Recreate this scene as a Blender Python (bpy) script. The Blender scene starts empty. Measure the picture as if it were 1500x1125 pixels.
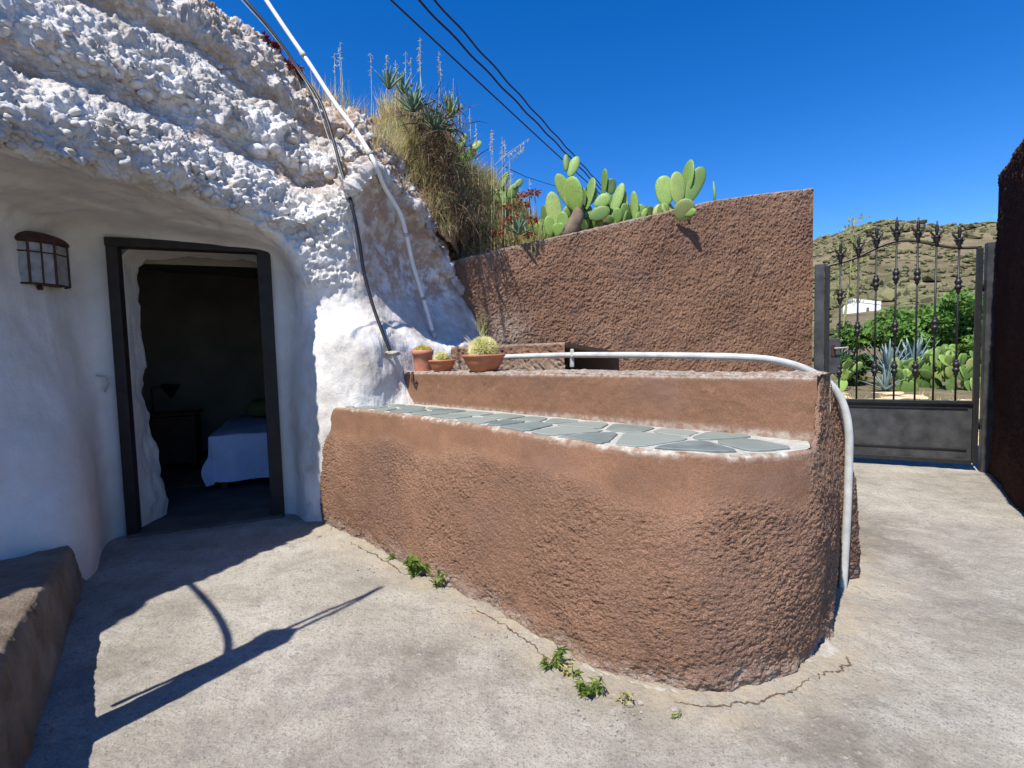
import bpy, bmesh, math, random
import numpy as np
from mathutils import Vector, Matrix
from mathutils.bvhtree import BVHTree

R = math.radians
random.seed(7)
rng = np.random.default_rng(7)
scene = bpy.context.scene
C = scene.collection

# ------------------------------------------------------------------ camera
CAM_H, PITCH, ROLL, F = 1.25, R(3.56), 0.0268, 750.0
cam = bpy.data.cameras.new('camera')
cam.sensor_width = 36.0
cam.lens = 18.0
cam.clip_start = 0.05
cam.clip_end = 2000
camo = bpy.data.objects.new('camera', cam)
C.objects.link(camo)
camo.location = (0, 0, CAM_H)
_fw = Vector((0, math.cos(PITCH), -math.sin(PITCH)))
_up = Vector((0, math.sin(PITCH), math.cos(PITCH)))
_rt = Vector((1, 0, 0))
_cx = _rt * math.cos(ROLL) - _up * math.sin(ROLL)
_cy = _rt * math.sin(ROLL) + _up * math.cos(ROLL)
camo.rotation_euler = Matrix((_cx, _cy, -_fw)).transposed().to_euler()
scene.camera = camo

# ------------------------------------------------------------------ sky and sun
SUN_H = Vector((-0.575, -0.818)).normalized()
SUN_EL = R(58)
world = bpy.data.worlds.new('World')
scene.world = world
world.use_nodes = True
wn = world.node_tree
sky = wn.nodes.new('ShaderNodeTexSky')
sky.sky_type = 'NISHITA'
sky.sun_disc = False
sky.sun_elevation = SUN_EL
sky.sun_rotation = math.atan2(SUN_H.x, SUN_H.y)
sky.altitude = 1500
sky.air_density = 1.0
sky.dust_density = 0.0
sky.ozone_density = 4.0
bg = wn.nodes['Background']
hs = wn.nodes.new('ShaderNodeHueSaturation')
hs.inputs['Saturation'].default_value = 1.36
hs.inputs['Hue'].default_value = 0.5105
wn.links.new(sky.outputs[0], hs.inputs['Color'])
wn.links.new(hs.outputs[0], bg.inputs[0])
bg.inputs[1].default_value = 0.135
sun = bpy.data.lights.new('sun', 'SUN')
sun.energy = 5.0
sun.angle = R(0.55)
sun.color = (1.0, 0.945, 0.86)
suno = bpy.data.objects.new('sun', sun)
C.objects.link(suno)
S3 = Vector((SUN_H.x * math.cos(SUN_EL), SUN_H.y * math.cos(SUN_EL), math.sin(SUN_EL)))
suno.rotation_euler = (-S3).to_track_quat('-Z', 'Y').to_euler()
suno.location = S3 * 30
scene.view_settings.view_transform = 'Standard'
scene.view_settings.look = 'None'
scene.view_settings.gamma = 1.0
scene.view_settings.exposure = 0.55
scene.cycles.max_bounces = 10
scene.cycles.diffuse_bounces = 5

# ------------------------------------------------------------------ survey helpers
def ray(u, v):
    """direction of a survey sight line (x, y, z) from the tripod"""
    return _fw + _cx * ((u - 750.0) / F) - _cy * ((v - 562.5) / F)
def P(u, v, Y):
    d = ray(u, v)
    return Vector((0, 0, CAM_H)) + d * (Y / d.y)
def G(u, v, z=0.0):
    d = ray(u, v)
    return Vector((0, 0, CAM_H)) + d * ((z - CAM_H) / d.z)
def on_plane(u, v, p0, n):
    d = ray(u, v); o = Vector((0, 0, CAM_H)); n = Vector(n); p0 = Vector(p0)
    return o + d * ((p0 - o).dot(n) / d.dot(n))

# ------------------------------------------------------------------ numpy noise
_perm = rng.permutation(256).astype(np.int64)
_perm = np.concatenate([_perm, _perm, _perm])
_grad = rng.normal(size=(256, 3)); _grad /= np.linalg.norm(_grad, axis=1)[:, None]
_rand = rng.random((256, 3))
def _h(i, j, k):
    return _perm[(_perm[(_perm[i & 255] + j) & 255] + k) & 255]
def perlin(p):
    p = np.asarray(p, float); i = np.floor(p).astype(np.int64); f = p - i
    w = f * f * f * (f * (f * 6 - 15) + 10)
    out = 0
    for dx in (0, 1):
        for dy in (0, 1):
            for dz in (0, 1):
                g = _grad[_h(i[..., 0] + dx, i[..., 1] + dy, i[..., 2] + dz)]
                d = g[..., 0] * (f[..., 0] - dx) + g[..., 1] * (f[..., 1] - dy) + g[..., 2] * (f[..., 2] - dz)
                wt = (w[..., 0] if dx else 1 - w[..., 0]) * (w[..., 1] if dy else 1 - w[..., 1]) * (w[..., 2] if dz else 1 - w[..., 2])
                out = out + d * wt
    return out * 1.6
def fbm(p, o=4, lac=2.1, g=0.5):
    s, a = 0, 1.0
    p = np.asarray(p, float)
    for q in range(o):
        s = s + a * perlin(p + 17.3 * q); p = p * lac; a *= g
    return s
def worley(p):
    p = np.asarray(p, float); i = np.floor(p).astype(np.int64); f = p - i
    best = np.full(p.shape[:-1], 9.0); sec = np.full(p.shape[:-1], 9.0)
    for dx in (-1, 0, 1):
        for dy in (-1, 0, 1):
            for dz in (-1, 0, 1):
                r = _rand[_h(i[..., 0] + dx, i[..., 1] + dy, i[..., 2] + dz)]
                d = (dx + r[..., 0] - f[..., 0]) ** 2 + (dy + r[..., 1] - f[..., 1]) ** 2 + (dz + r[..., 2] - f[..., 2]) ** 2
                sec = np.minimum(sec, np.maximum(best, d)); best = np.minimum(best, d)
    return np.sqrt(best), np.sqrt(sec)
def sstep(a, b, x):
    t = np.clip((np.asarray(x, float) - a) / (b - a), 0, 1)
    return t * t * (3 - 2 * t)
def cat(ctrl, t):
    """Catmull-Rom through ctrl (n, ...) at parameters t in 0..n-1"""
    ctrl = np.asarray(ctrl, float); n = len(ctrl)
    t = np.clip(np.asarray(t, float), 0, n - 1 - 1e-9)
    i = np.floor(t).astype(int); f = t - i
    f = f.reshape(f.shape + (1,) * (ctrl.ndim - 1))
    p0 = ctrl[np.clip(i - 1, 0, n - 1)]; p1 = ctrl[i]; p2 = ctrl[np.clip(i + 1, 0, n - 1)]; p3 = ctrl[np.clip(i + 2, 0, n - 1)]
    return 0.5 * (2 * p1 + (p2 - p0) * f + (2 * p0 - 5 * p1 + 4 * p2 - p3) * f ** 2 + (3 * p1 - p0 - 3 * p2 + p3) * f ** 3)
def resample(pts, n):
    pts = np.asarray(pts, float)
    d = np.concatenate([[0], np.cumsum(np.linalg.norm(np.diff(pts, axis=0), axis=1))])
    s = np.linspace(0, d[-1], n)
    return np.stack([np.interp(s, d, pts[:, k]) for k in range(pts.shape[1])], 1)
def grid_normals(V):
    du = np.gradient(V, axis=1); dv = np.gradient(V, axis=0)
    n = np.cross(du, dv); l = np.linalg.norm(n, axis=2, keepdims=True)
    return n / np.maximum(l, 1e-9)

# ------------------------------------------------------------------ scene helpers
LOC = {}
def wloc(o):
    return LOC.get(o.name, Vector((0, 0, 0))) if o else Vector((0, 0, 0))
def tag(o, label=None, cat=None, group=None, kind=None):
    if label: o['label'] = label
    if cat: o['category'] = cat
    if group: o['group'] = group
    if kind: o['kind'] = kind
    return o
def thing(name, loc, label, cat, group=None):
    o = bpy.data.objects.new(name, None)
    C.objects.link(o)
    o.empty_display_size = 0.1
    o.location = loc
    LOC[o.name] = Vector(loc)
    return tag(o, label, cat, group)
def link_mesh(name, me, mat, parent=None, origin=None, smooth=True):
    o = bpy.data.objects.new(name, me)
    C.objects.link(o)
    if mat: me.materials.append(mat)
    if smooth:
        me.polygons.foreach_set('use_smooth', np.ones(len(me.polygons), bool))
    if parent: o.parent = parent
    if origin is not None:
        o.location = Vector(origin) - wloc(parent)
        LOC[o.name] = Vector(origin)
    elif parent:
        LOC[o.name] = wloc(parent)
    return o
def obj(name, verts, faces, mat, parent=None, origin=None, smooth=False):
    """mesh from world-space vertices; its origin is the parent's place or `origin`"""
    o3 = np.array(origin if origin is not None else wloc(parent), float)
    v = np.asarray(verts, float) - o3
    me = bpy.data.meshes.new(name)
    me.from_pydata(v.tolist(), [], [tuple(int(q) for q in f) for f in faces])
    me.update()
    return link_mesh(name, me, mat, parent, origin, smooth)
def grid_obj(name, V, mat, parent=None, keep=None, attrs=None, smooth=True, flip=False):
    r, c = V.shape[:2]
    o3 = np.array(wloc(parent), float)
    idx = np.arange(r * c).reshape(r, c)
    q = np.stack([idx[:-1, :-1], idx[:-1, 1:], idx[1:, 1:], idx[1:, :-1]], -1).reshape(-1, 4)
    if flip: q = q[:, ::-1]
    if keep is not None: q = q[keep.reshape(-1)]
    me = bpy.data.meshes.new(name)
    me.vertices.add(r * c)
    me.vertices.foreach_set('co', (V.reshape(-1, 3) - o3).astype(np.float32).ravel())
    me.loops.add(len(q) * 4)
    me.loops.foreach_set('vertex_index', np.ascontiguousarray(q).astype(np.int32).ravel())
    me.polygons.add(len(q))
    me.polygons.foreach_set('loop_start', np.arange(0, len(q) * 4, 4, dtype=np.int32))
    me.update(calc_edges=True)
    for k, a in (attrs or {}).items():
        at = me.attributes.new(k, 'FLOAT', 'POINT')
        at.data.foreach_set('value', np.asarray(a, np.float32).ravel())
    me.validate()
    return link_mesh(name, me, mat, parent, None, smooth)

class MB:
    def __init__(s): s.v = []; s.f = []
    def add(s, v, f):
        b = len(s.v); s.v += [tuple(p) for p in v]; s.f += [tuple(i + b for i in q) for q in f]; return s
    def box(s, c, size, M=None, bev=0.0):
        hx, hy, hz = size[0] / 2, size[1] / 2, size[2] / 2
        if bev <= 0:
            v = [Vector((x, y, z)) for x in (-hx, hx) for y in (-hy, hy) for z in (-hz, hz)]
            f = [(0, 1, 3, 2), (4, 6, 7, 5), (0, 4, 5, 1), (2, 3, 7, 6), (0, 2, 6, 4), (1, 5, 7, 3)]
        else:
            bm = bmesh.new(); bmesh.ops.create_cube(bm, size=1)
            for q in bm.verts: q.co = Vector((q.co.x * size[0], q.co.y * size[1], q.co.z * size[2]))
            bmesh.ops.bevel(bm, geom=bm.edges[:], offset=bev, segments=2, affect='EDGES', profile=0.5)
            bm.verts.index_update()
            v = [q.co.copy() for q in bm.verts]; f = [[q.index for q in p.verts] for p in bm.faces]; bm.free()
        M = M or Matrix.Identity(3)
        return s.add([Vector(c) + M @ p for p in v], f)
    def tube(s, pts, r, n=8, cap=True):
        pts = [Vector(p) for p in pts]; m = len(pts)
        rr = r if hasattr(r, '__len__') else [r] * m
        v = []; f = []
        up = None
        for i, p in enumerate(pts):
            t = (pts[min(i + 1, m - 1)] - pts[max(i - 1, 0)])
            t = t.normalized() if t.length > 1e-9 else Vector((0, 0, 1))
            if up is None:
                up = t.orthogonal().normalized()
            else:
                up = (up - t * up.dot(t))
                up = up.normalized() if up.length > 1e-6 else t.orthogonal().normalized()
            w = t.cross(up)
            for k in range(n):
                a = 2 * math.pi * k / n
                v.append(p + (up * math.cos(a) + w * math.sin(a)) * rr[i])
        for i in range(m - 1):
            for k in range(n):
                k2 = (k + 1) % n
                f.append((i * n + k, i * n + k2, (i + 1) * n + k2, (i + 1) * n + k))
        if cap:
            f.append(tuple(range(n - 1, -1, -1))); f.append(tuple((m - 1) * n + k for k in range(n)))
        return s.add(v, f)
    def lathe(s, prof, c, n=20, M=None, cap=True):
        """prof = [(radius, height)] about local z"""
        M = M or Matrix.Identity(3); c = Vector(c); v = []; f = []
        for r, h in prof:
            for k in range(n):
                a = 2 * math.pi * k / n
                v.append(c + M @ Vector((r * math.cos(a), r * math.sin(a), h)))
        m = len(prof)
        for i in range(m - 1):
            for k in range(n):
                k2 = (k + 1) % n
                f.append((i * n + k, i * n + k2, (i + 1) * n + k2, (i + 1) * n + k))
        if cap:
            f.append(tuple(range(n - 1, -1, -1))); f.append(tuple((m - 1) * n + k for k in range(n)))
        return s.add(v, f)
    def prism(s, poly, z0, z1):
        n = len(poly)
        v = [Vector((p[0], p[1], z0)) for p in poly] + [Vector((p[0], p[1], z1)) for p in poly]
        f = [tuple(range(n - 1, -1, -1)), tuple(range(n, 2 * n))] + [(i, (i + 1) % n, n + (i + 1) % n, n + i) for i in range(n)]
        return s.add(v, f)
    def blade(s, base, d, L, w, bend=0.3, seg=3, side=None, curl=0.0):
        """a grass or agave blade: strip that starts along d and droops"""
        d = Vector(d).normalized(); base = Vector(base)
        side = Vector(side) if side else d.cross(Vector((random.uniform(-1, 1), random.uniform(-1, 1), 0.3)))
        side = side.normalized() if side.length > 1e-6 else Vector((1, 0, 0))
        v = []; f = []; p = base.copy(); dd = d.copy()
        for i in range(seg + 1):
            ww = w * (1 - (i / seg) ** 1.6)
            if i == seg: v.append(p.copy())
            else: v += [p - side * ww / 2, p + side * ww / 2]
            dd = (dd + Vector((0, 0, -bend / seg)) ).normalized()
            p = p + dd * (L / seg)
        for i in range(seg - 1):
            f.append((2 * i, 2 * i + 1, 2 * i + 3, 2 * i + 2))
        f.append((2 * (seg - 1), 2 * (seg - 1) + 1, 2 * seg))
        return s.add(v, f)
    def build(s, name, mat, parent=None, origin=None, smooth=False):
        return obj(name, [tuple(p) for p in s.v], s.f, mat, parent, origin, smooth)

# ------------------------------------------------------------------ materials
class Mat:
    def __init__(s, name, rough=0.8, spec=0.3):
        s.m = bpy.data.materials.new(name); s.m.use_nodes = True
        s.t = s.m.node_tree; s.b = s.t.nodes['Principled BSDF']
        s.b.inputs['Roughness'].default_value = rough
        s.b.inputs['Specular IOR Level'].default_value = spec
        s._co = None
    def n(s, typ, **kw):
        q = s.t.nodes.new(typ)
        for k, v in kw.items():
            if hasattr(q, k): setattr(q, k, v)
            else: q.inputs[k].default_value = v
        return q
    def lk(s, a, b): s.t.links.new(a, b)
    def co(s):
        if not s._co:
            g = s.n('ShaderNodeNewGeometry'); s._co = g.outputs['Position']
        return s._co
    def noise(s, scale, detail=4, rough=0.55, dist=0.0, vec=None):
        q = s.n('ShaderNodeTexNoise'); q.inputs['Scale'].default_value = scale
        q.inputs['Detail'].default_value = detail; q.inputs['Roughness'].default_value = rough
        q.inputs['Distortion'].default_value = dist
        s.lk(vec or s.co(), q.inputs['Vector']); return q.outputs['Fac']
    def voro(s, scale, feature='F1', out='Distance', vec=None):
        q = s.n('ShaderNodeTexVoronoi', feature=feature); q.inputs['Scale'].default_value = scale
        s.lk(vec or s.co(), q.inputs['Vector']); return q.outputs[out]
    def ramp(s, fac, stops):
        q = s.n('ShaderNodeValToRGB'); e = q.color_ramp.elements
        while len(e) < len(stops): e.new(0.5)
        for el, (p, c) in zip(e, stops):
            el.position = p; el.color = (*c, 1) if hasattr(c, '__len__') else (c, c, c, 1)
        s.lk(fac, q.inputs['Fac']); return q.outputs['Color']
    def mix(s, fac, a, b, mode='MIX'):
        q = s.n('ShaderNodeMix', data_type='RGBA', blend_type=mode)
        for sock, val in ((q.inputs['Factor'], fac), (q.inputs[6], a), (q.inputs[7], b)):
            if hasattr(val, 'is_linked'): s.lk(val, sock)
            elif sock == q.inputs['Factor']: sock.default_value = val
            else: sock.default_value = (*val, 1)
        return q.outputs[2]
    def math(s, op, a, b=0.0):
        q = s.n('ShaderNodeMath', operation=op)
        for sock, val in ((q.inputs[0], a), (q.inputs[1], b)):
            if hasattr(val, 'is_linked'): s.lk(val, sock)
            else: sock.default_value = val
        return q.outputs[0]
    def attr(s, name):
        q = s.n('ShaderNodeAttribute'); q.attribute_name = name; return q.outputs['Fac']
    def objrand(s):
        return s.n('ShaderNodeObjectInfo').outputs['Random']
    def color(s, c):
        if hasattr(c, 'is_linked'): s.lk(c, s.b.inputs['Base Color'])
        else: s.b.inputs['Base Color'].default_value = (*c, 1)
        return s
    def bump(s, h, strength=0.5, dist=0.01):
        q = s.n('ShaderNodeBump'); q.inputs['Strength'].default_value = strength; q.inputs['Distance'].default_value = dist
        s.lk(h, q.inputs['Height']); s.lk(q.outputs[0], s.b.inputs['Normal']); return s

M = {}
def simple(name, col, rough=0.7, var=0.25, scale=20, spec=0.3, metal=0.0, bump=0.0, bscale=80, objvar=0.0):
    m = Mat(name, rough, spec); m.b.inputs['Metallic'].default_value = metal
    a = tuple(c * (1 - var) for c in col); b = tuple(min(1, c * (1 + var)) for c in col)
    c = m.ramp(m.noise(scale, 5), [(0.3, a), (0.7, b)])
    if objvar:
        r = m.math('MULTIPLY_ADD', m.objrand(), objvar * 2); 
        r.node.inputs[2].default_value = 1 - objvar
        mm = m.n('ShaderNodeMix', data_type='RGBA', blend_type='MULTIPLY'); mm.inputs['Factor'].default_value = 1
        m.lk(c, mm.inputs[6]); m.lk(r, mm.inputs[7]); c = mm.outputs[2]
    m.color(c)
    if bump: m.bump(m.noise(bscale, 4), bump, 0.01)
    M[name] = m.m
    return m

# whitewashed rock: lime wash, with bare ochre/brown strata where the wash is worn ('bare')
m = Mat('white_rock', 0.9, 0.15)
c = m.ramp(m.noise(1.6, 6, 0.65), [(0.32, (0.40, 0.37, 0.33)), (0.45, (0.58, 0.56, 0.53)), (0.58, (0.70, 0.69, 0.675)), (0.75, (0.78, 0.775, 0.77))])  # grey wash and the stains below also stand in for grazing shade
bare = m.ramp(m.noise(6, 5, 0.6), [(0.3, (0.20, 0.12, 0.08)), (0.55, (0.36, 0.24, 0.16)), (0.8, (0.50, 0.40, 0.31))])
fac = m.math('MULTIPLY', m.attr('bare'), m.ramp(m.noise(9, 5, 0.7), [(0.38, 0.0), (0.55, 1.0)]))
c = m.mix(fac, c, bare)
sp = m.ramp(m.noise(38, 4, 0.7), [(0.62, 0.0), (0.74, 0.55)])
c = m.mix(sp, c, (0.42, 0.36, 0.30))
st = m.math('MULTIPLY', m.attr('rough'), m.ramp(m.noise(4.5, 7, 0.72), [(0.48, 0.0), (0.62, 0.65)]))
c = m.mix(st, c, (0.40, 0.35, 0.29))
c = m.mix(m.math('MULTIPLY', m.attr('low'), 0.85), c, m.ramp(m.noise(1.5, 6, 0.65), [(0.35, (0.50, 0.465, 0.41)), (0.6, (0.67, 0.635, 0.58))]))  # lower facade: beige plaster, also darkened to paint the shade under the lip
m.color(c)
h = m.math('ADD', m.noise(60, 6, 0.7), m.math('MULTIPLY', m.noise(14, 3), 1.5))
hr = m.math('MULTIPLY', h, m.math('MULTIPLY_ADD', m.attr('rough'), 0.9)); hr.node.inputs[2].default_value = 0.12
m.bump(hr, 0.7, 0.012)
M['white_rock'] = m.m

def stucco(name, base, pale):
    m = Mat(name, 0.92, 0.12)
    big = m.noise(1.3, 5, 0.6)
    c = m.ramp(big, [(0.3, tuple(x * 0.82 for x in base)), (0.55, base), (0.8, pale)])
    sm = m.attr('plain')
    c = m.mix(sm, c, m.ramp(m.noise(3.0, 6, 0.65), [(0.3, (base[0] * 0.62, base[1] * 0.58, base[2] * 0.54)), (0.7, (base[0] * 0.86, base[1] * 0.81, base[2] * 0.77))]))
    fine = m.ramp(m.noise(170, 3, 0.6), [(0.35, (0.70, 0.70, 0.70)), (0.68, (1.28, 1.24, 1.2))])
    c = m.mix(0.8, c, fine, 'MULTIPLY')
    c = m.mix(m.ramp(m.noise(5, 7, 0.7), [(0.54, 0.0), (0.70, 0.5)]), c, tuple(x * 0.60 for x in base))
    c = m.mix(m.ramp(m.noise(1.9, 5, 0.6), [(0.50, 0.0), (0.68, 0.55)]), c, (base[0] * .62, base[1] * .66, base[2] * .80))
    c = m.mix(m.ramp(m.noise(8, 6, 0.75), [(0.60, 0.0), (0.72, 0.45)]), c, (base[0] * 1.5, base[1] * 1.45, base[2] * 1.35))
    worn = m.attr('worn')
    wf = m.math('MULTIPLY', worn, m.ramp(m.noise(26, 5, 0.7), [(0.35, 0.0), (0.6, 1.0)]))
    c = m.mix(wf, c, m.ramp(m.noise(40, 4), [(0.3, (0.34, 0.29, 0.24)), (0.7, (0.56, 0.53, 0.47))]))
    m.color(c)
    w = m.n('ShaderNodeTexNoise'); w.inputs['Scale'].default_value = 110; w.inputs['Detail'].default_value = 3; w.inputs['Distortion'].default_value = 1.2
    m.lk(m.co(), w.inputs['Vector'])
    k = m.math('SUBTRACT', 1.0, m.math('MULTIPLY', sm, 0.9))
    hh = m.math('MULTIPLY', w.outputs['Fac'], k)
    hh = m.math('ADD', hh, m.math('MULTIPLY', m.noise(12, 4), 0.25))
    m.bump(hh, 0.9, 0.018)
    M[name] = m.m
stucco('stucco', (0.288, 0.170, 0.113), (0.385, 0.24, 0.165))
stucco('stucco_shaded', (0.070, 0.036, 0.027), (0.11, 0.058, 0.042))  # darker copy of the stucco, the side wall's shade put into its colour

m = Mat('concrete', 0.92, 0.15)
c = m.ramp(m.noise(1.1, 7, 0.68), [(0.34, (0.17, 0.152, 0.125)), (0.45, (0.275, 0.252, 0.212)), (0.56, (0.355, 0.33, 0.28)), (0.70, (0.45, 0.425, 0.37))])
c = m.mix(m.ramp(m.noise(3.4, 6, 0.7), [(0.50, 0.0), (0.66, 0.6)]), c, (0.43, 0.41, 0.365))
c = m.mix(m.ramp(m.noise(5.2, 6, 0.75, 0.3), [(0.34, 0.65), (0.47, 0.0)]), c, (0.225, 0.205, 0.185))
c = m.mix(m.ramp(m.noise(26, 5, 0.75), [(0.58, 0.0), (0.68, 0.6)]), c, (0.44, 0.415, 0.36))
c = m.mix(m.ramp(m.noise(38, 5, 0.75), [(0.34, 0.85), (0.44, 0.0)]), c, (0.16, 0.145, 0.13))
c = m.mix(m.ramp(m.noise(150, 3, 0.6), [(0.36, 0.7), (0.46, 0.0)]), c, (0.14, 0.13, 0.115))
c = m.mix(m.math('MULTIPLY', m.attr('earth'), m.ramp(m.noise(9, 5, 0.7), [(0.35, 0.0), (0.6, 0.7)])), c, (0.36, 0.30, 0.21))
nv_ = m.n('ShaderNodeTexNoise'); nv_.inputs['Scale'].default_value = 3.0; nv_.inputs['Detail'].default_value = 6; m.lk(m.co(), nv_.inputs['Vector'])
va = m.n('ShaderNodeVectorMath', operation='MULTIPLY_ADD'); m.lk(nv_.outputs['Color'], va.inputs[0]); va.inputs[1].default_value = (.55, .55, .55); m.lk(m.co(), va.inputs[2])
crack = m.ramp(m.voro(1.15, 'DISTANCE_TO_EDGE', vec=va.outputs[0]), [(0.0, 1.0), (0.0042, 0.0)])
crack = m.math('MULTIPLY', crack, m.ramp(m.noise(1.7, 3), [(0.44, 0.0), (0.58, 1.0)]))
crack = m.math('MULTIPLY', crack, m.math('MINIMUM', m.math('ADD', m.attr('earth'), 0.10), 0.9))
c = m.mix(crack, c, (0.06, 0.05, 0.04))
m.color(c)
hh = m.math('ADD', m.noise(42, 6, 0.75), m.math('MULTIPLY', m.voro(55), 0.5))
hh = m.math('ADD', hh, m.math('MULTIPLY', m.noise(140, 4, 0.7), 0.5))
m.bump(hh, 0.6, 0.012)
M['concrete'] = m.m

m = Mat('mortar', 0.95, 0.1)
m.color(m.ramp(m.noise(14, 6, 0.7), [(0.3, (0.24, 0.20, 0.15)), (0.5, (0.36, 0.33, 0.28)), (0.75, (0.47, 0.45, 0.41))]))
m.bump(m.noise(60, 6, 0.7), 0.7, 0.012); M['mortar'] = m.m

m = Mat('old_mortar', 0.95, 0.1)     # the low kerb by the door, with rust stains
c = m.ramp(m.noise(3.5, 6, 0.65), [(0.3, (0.16, 0.12, 0.085)), (0.55, (0.30, 0.25, 0.20)), (0.8, (0.42, 0.38, 0.33))])
c = m.mix(m.attr('rust'), c, (0.45, 0.20, 0.06))
m.color(c); m.bump(m.noise(40, 7, 0.75), 1.0, 0.03); M['old_mortar'] = m.m

m = Mat('grout', 0.9, 0.15)
m.color(m.ramp(m.noise(30, 5, 0.7), [(0.3, (0.30, 0.295, 0.265)), (0.6, (0.45, 0.45, 0.41))]))
m.bump(m.noise(70, 5, 0.7), 0.5, 0.01); M['grout'] = m.m
m = Mat('slate', 0.62, 0.35)
a = m.ramp(m.objrand(), [(0.0, (0.10, 0.125, 0.13)), (0.35, (0.15, 0.18, 0.165)), (0.7, (0.19, 0.22, 0.19)), (1.0, (0.24, 0.265, 0.235))])
c = m.mix(m.ramp(m.noise(7, 5, 0.65, 0.4), [(0.35, 0.0), (0.7, 0.6)]), a, (0.25, 0.275, 0.245))
m.color(c); m.bump(m.noise(35, 5, 0.6), 0.35, 0.01); M['slate'] = m.m

simple('terracotta', (0.42, 0.155, 0.075), 0.75, 0.18, 18, bump=0.15)
simple('terracotta_pink', (0.44, 0.18, 0.11), 0.7, 0.15, 18, bump=0.1)
simple('potting_soil', (0.12, 0.08, 0.05), 0.95, 0.4, 60, bump=0.6)
simple('spine', (0.74, 0.70, 0.36), 0.6, 0.2, 40)
simple('spine_orange', (0.62, 0.46, 0.10), 0.6, 0.2, 40)
simple('barrel_green', (0.16, 0.24, 0.05), 0.7, 0.25, 40)
simple('dark_timber', (0.020, 0.014, 0.011), 0.6, 0.35, 14, bump=0.2)
simple('rust_metal', (0.06, 0.030, 0.022), 0.6, 0.35, 40, metal=0.3, bump=0.15)
simple('iron', (0.028, 0.027, 0.028), 0.45, 0.25, 30, spec=0.5, metal=0.4, bump=0.08)
simple('iron_panel', (0.042, 0.043, 0.045), 0.5, 0.5, 9, spec=0.5, bump=0.04, bscale=20)
simple('bronze_iron', (0.055, 0.040, 0.030), 0.42, 0.3, 30, spec=0.5, metal=0.5)
simple('white_pipe', (0.70, 0.70, 0.68), 0.45, 0.08, 12)
simple('grey_pipe', (0.36, 0.36, 0.34), 0.6, 0.25, 25, bump=0.1)
simple('rail_paint', (0.47, 0.475, 0.45), 0.55, 0.2, 14, bump=0.08)
simple('black_hose', (0.025, 0.027, 0.033), 0.5, 0.2, 20)
simple('wire', (0.015, 0.02, 0.05), 0.6, 0.2, 20)
simple('earth', (0.22, 0.145, 0.09), 0.95, 0.45, 5, bump=0.8, bscale=25)
simple('bare_ground', (0.60, 0.47, 0.28), 0.95, 0.30, 3, bump=0.6, bscale=18)
simple('straw', (0.54, 0.44, 0.22), 0.8, 0.35, 9)
simple('pale_straw', (0.66, 0.60, 0.34), 0.8, 0.3, 9)
simple('green_grass', (0.32, 0.36, 0.11), 0.75, 0.35, 9)
simple('dead_leaf', (0.115, 0.075, 0.045), 0.9, 0.45, 14)
simple('rust_flower', (0.22, 0.055, 0.022), 0.85, 0.35, 30)
simple('red_leaf', (0.16, 0.02, 0.03), 0.8, 0.35, 30)
simple('aloe', (0.12, 0.19, 0.12), 0.55, 0.3, 14)
simple('blue_agave', (0.20, 0.28, 0.26), 0.55, 0.25, 6, objvar=0.15)
simple('weed', (0.13, 0.20, 0.035), 0.65, 0.35, 30)
simple('weed_dry', (0.33, 0.30, 0.10), 0.8, 0.3, 30)
simple('fig_leaf', (0.13, 0.25, 0.045), 0.55, 0.45, 4)
simple('dark_leaf', (0.05, 0.10, 0.025), 0.6, 0.45, 4)
simple('bark', (0.16, 0.12, 0.085), 0.9, 0.35, 12, bump=0.5)
simple('scrub', (0.125, 0.12, 0.055), 0.9, 0.5, 0.25)
simple('stalk', (0.25, 0.25, 0.10), 0.8, 0.3, 10)
simple('white_wall', (0.80, 0.79, 0.76), 0.8, 0.06, 2)
simple('shutter', (0.15, 0.12, 0.09), 0.7, 0.2, 5)
simple('quilt', (0.50, 0.56, 0.74), 0.9, 0.08, 10, bump=0.2)
simple('sheet', (0.62, 0.62, 0.64), 0.9, 0.06, 10)
simple('green_pillow', (0.14, 0.16, 0.05), 0.9, 0.15, 10)
simple('furniture', (0.055, 0.028, 0.016), 0.5, 0.3, 8)
simple('rug', (0.22, 0.15, 0.07), 0.95, 0.3, 14)
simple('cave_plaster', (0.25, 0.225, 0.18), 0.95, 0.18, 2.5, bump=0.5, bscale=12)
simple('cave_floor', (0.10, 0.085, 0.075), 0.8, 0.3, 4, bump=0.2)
simple('black_lamp', (0.015, 0.015, 0.015), 0.4, 0.2, 10, spec=0.5)
simple('old_wood', (0.22, 0.16, 0.11), 0.85, 0.3, 8)
m = Mat('lantern_glass', 0.35, 0.5); m.color(m.ramp(m.noise(22, 3), [(0.3, (0.22, 0.20, 0.17)), (0.7, (0.42, 0.41, 0.39))]))
m.b.inputs['Transmission Weight'].default_value = 0.25; M['lantern_glass'] = m.m

m = Mat('cactus_pad', 0.5, 0.35)
a = m.ramp(m.objrand(), [(0.0, (0.06, 0.115, 0.032)), (0.3, (0.11, 0.20, 0.045)), (0.6, (0.18, 0.30, 0.065)), (0.85, (0.27, 0.40, 0.095)), (1.0, (0.30, 0.33, 0.12))])
c = m.mix(m.ramp(m.noise(10, 4), [(0.35, 0.0), (0.7, 0.45)]), a, (0.16, 0.26, 0.07))
tc = m.n('ShaderNodeTexCoord').outputs['Object']
scar = m.ramp(m.noise(7, 5, 0.7, vec=tc), [(0.60, 0.0), (0.68, 0.8)])
c = m.mix(scar, c, (0.30, 0.25, 0.13))
dots = m.ramp(m.voro(13, vec=tc), [(0.12, 0.9), (0.22, 0.0)])
c = m.mix(dots, c, (0.06, 0.07, 0.025)); m.color(c)
m.bump(dots, 0.5, 0.006); M['cactus_pad'] = m.m

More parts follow.
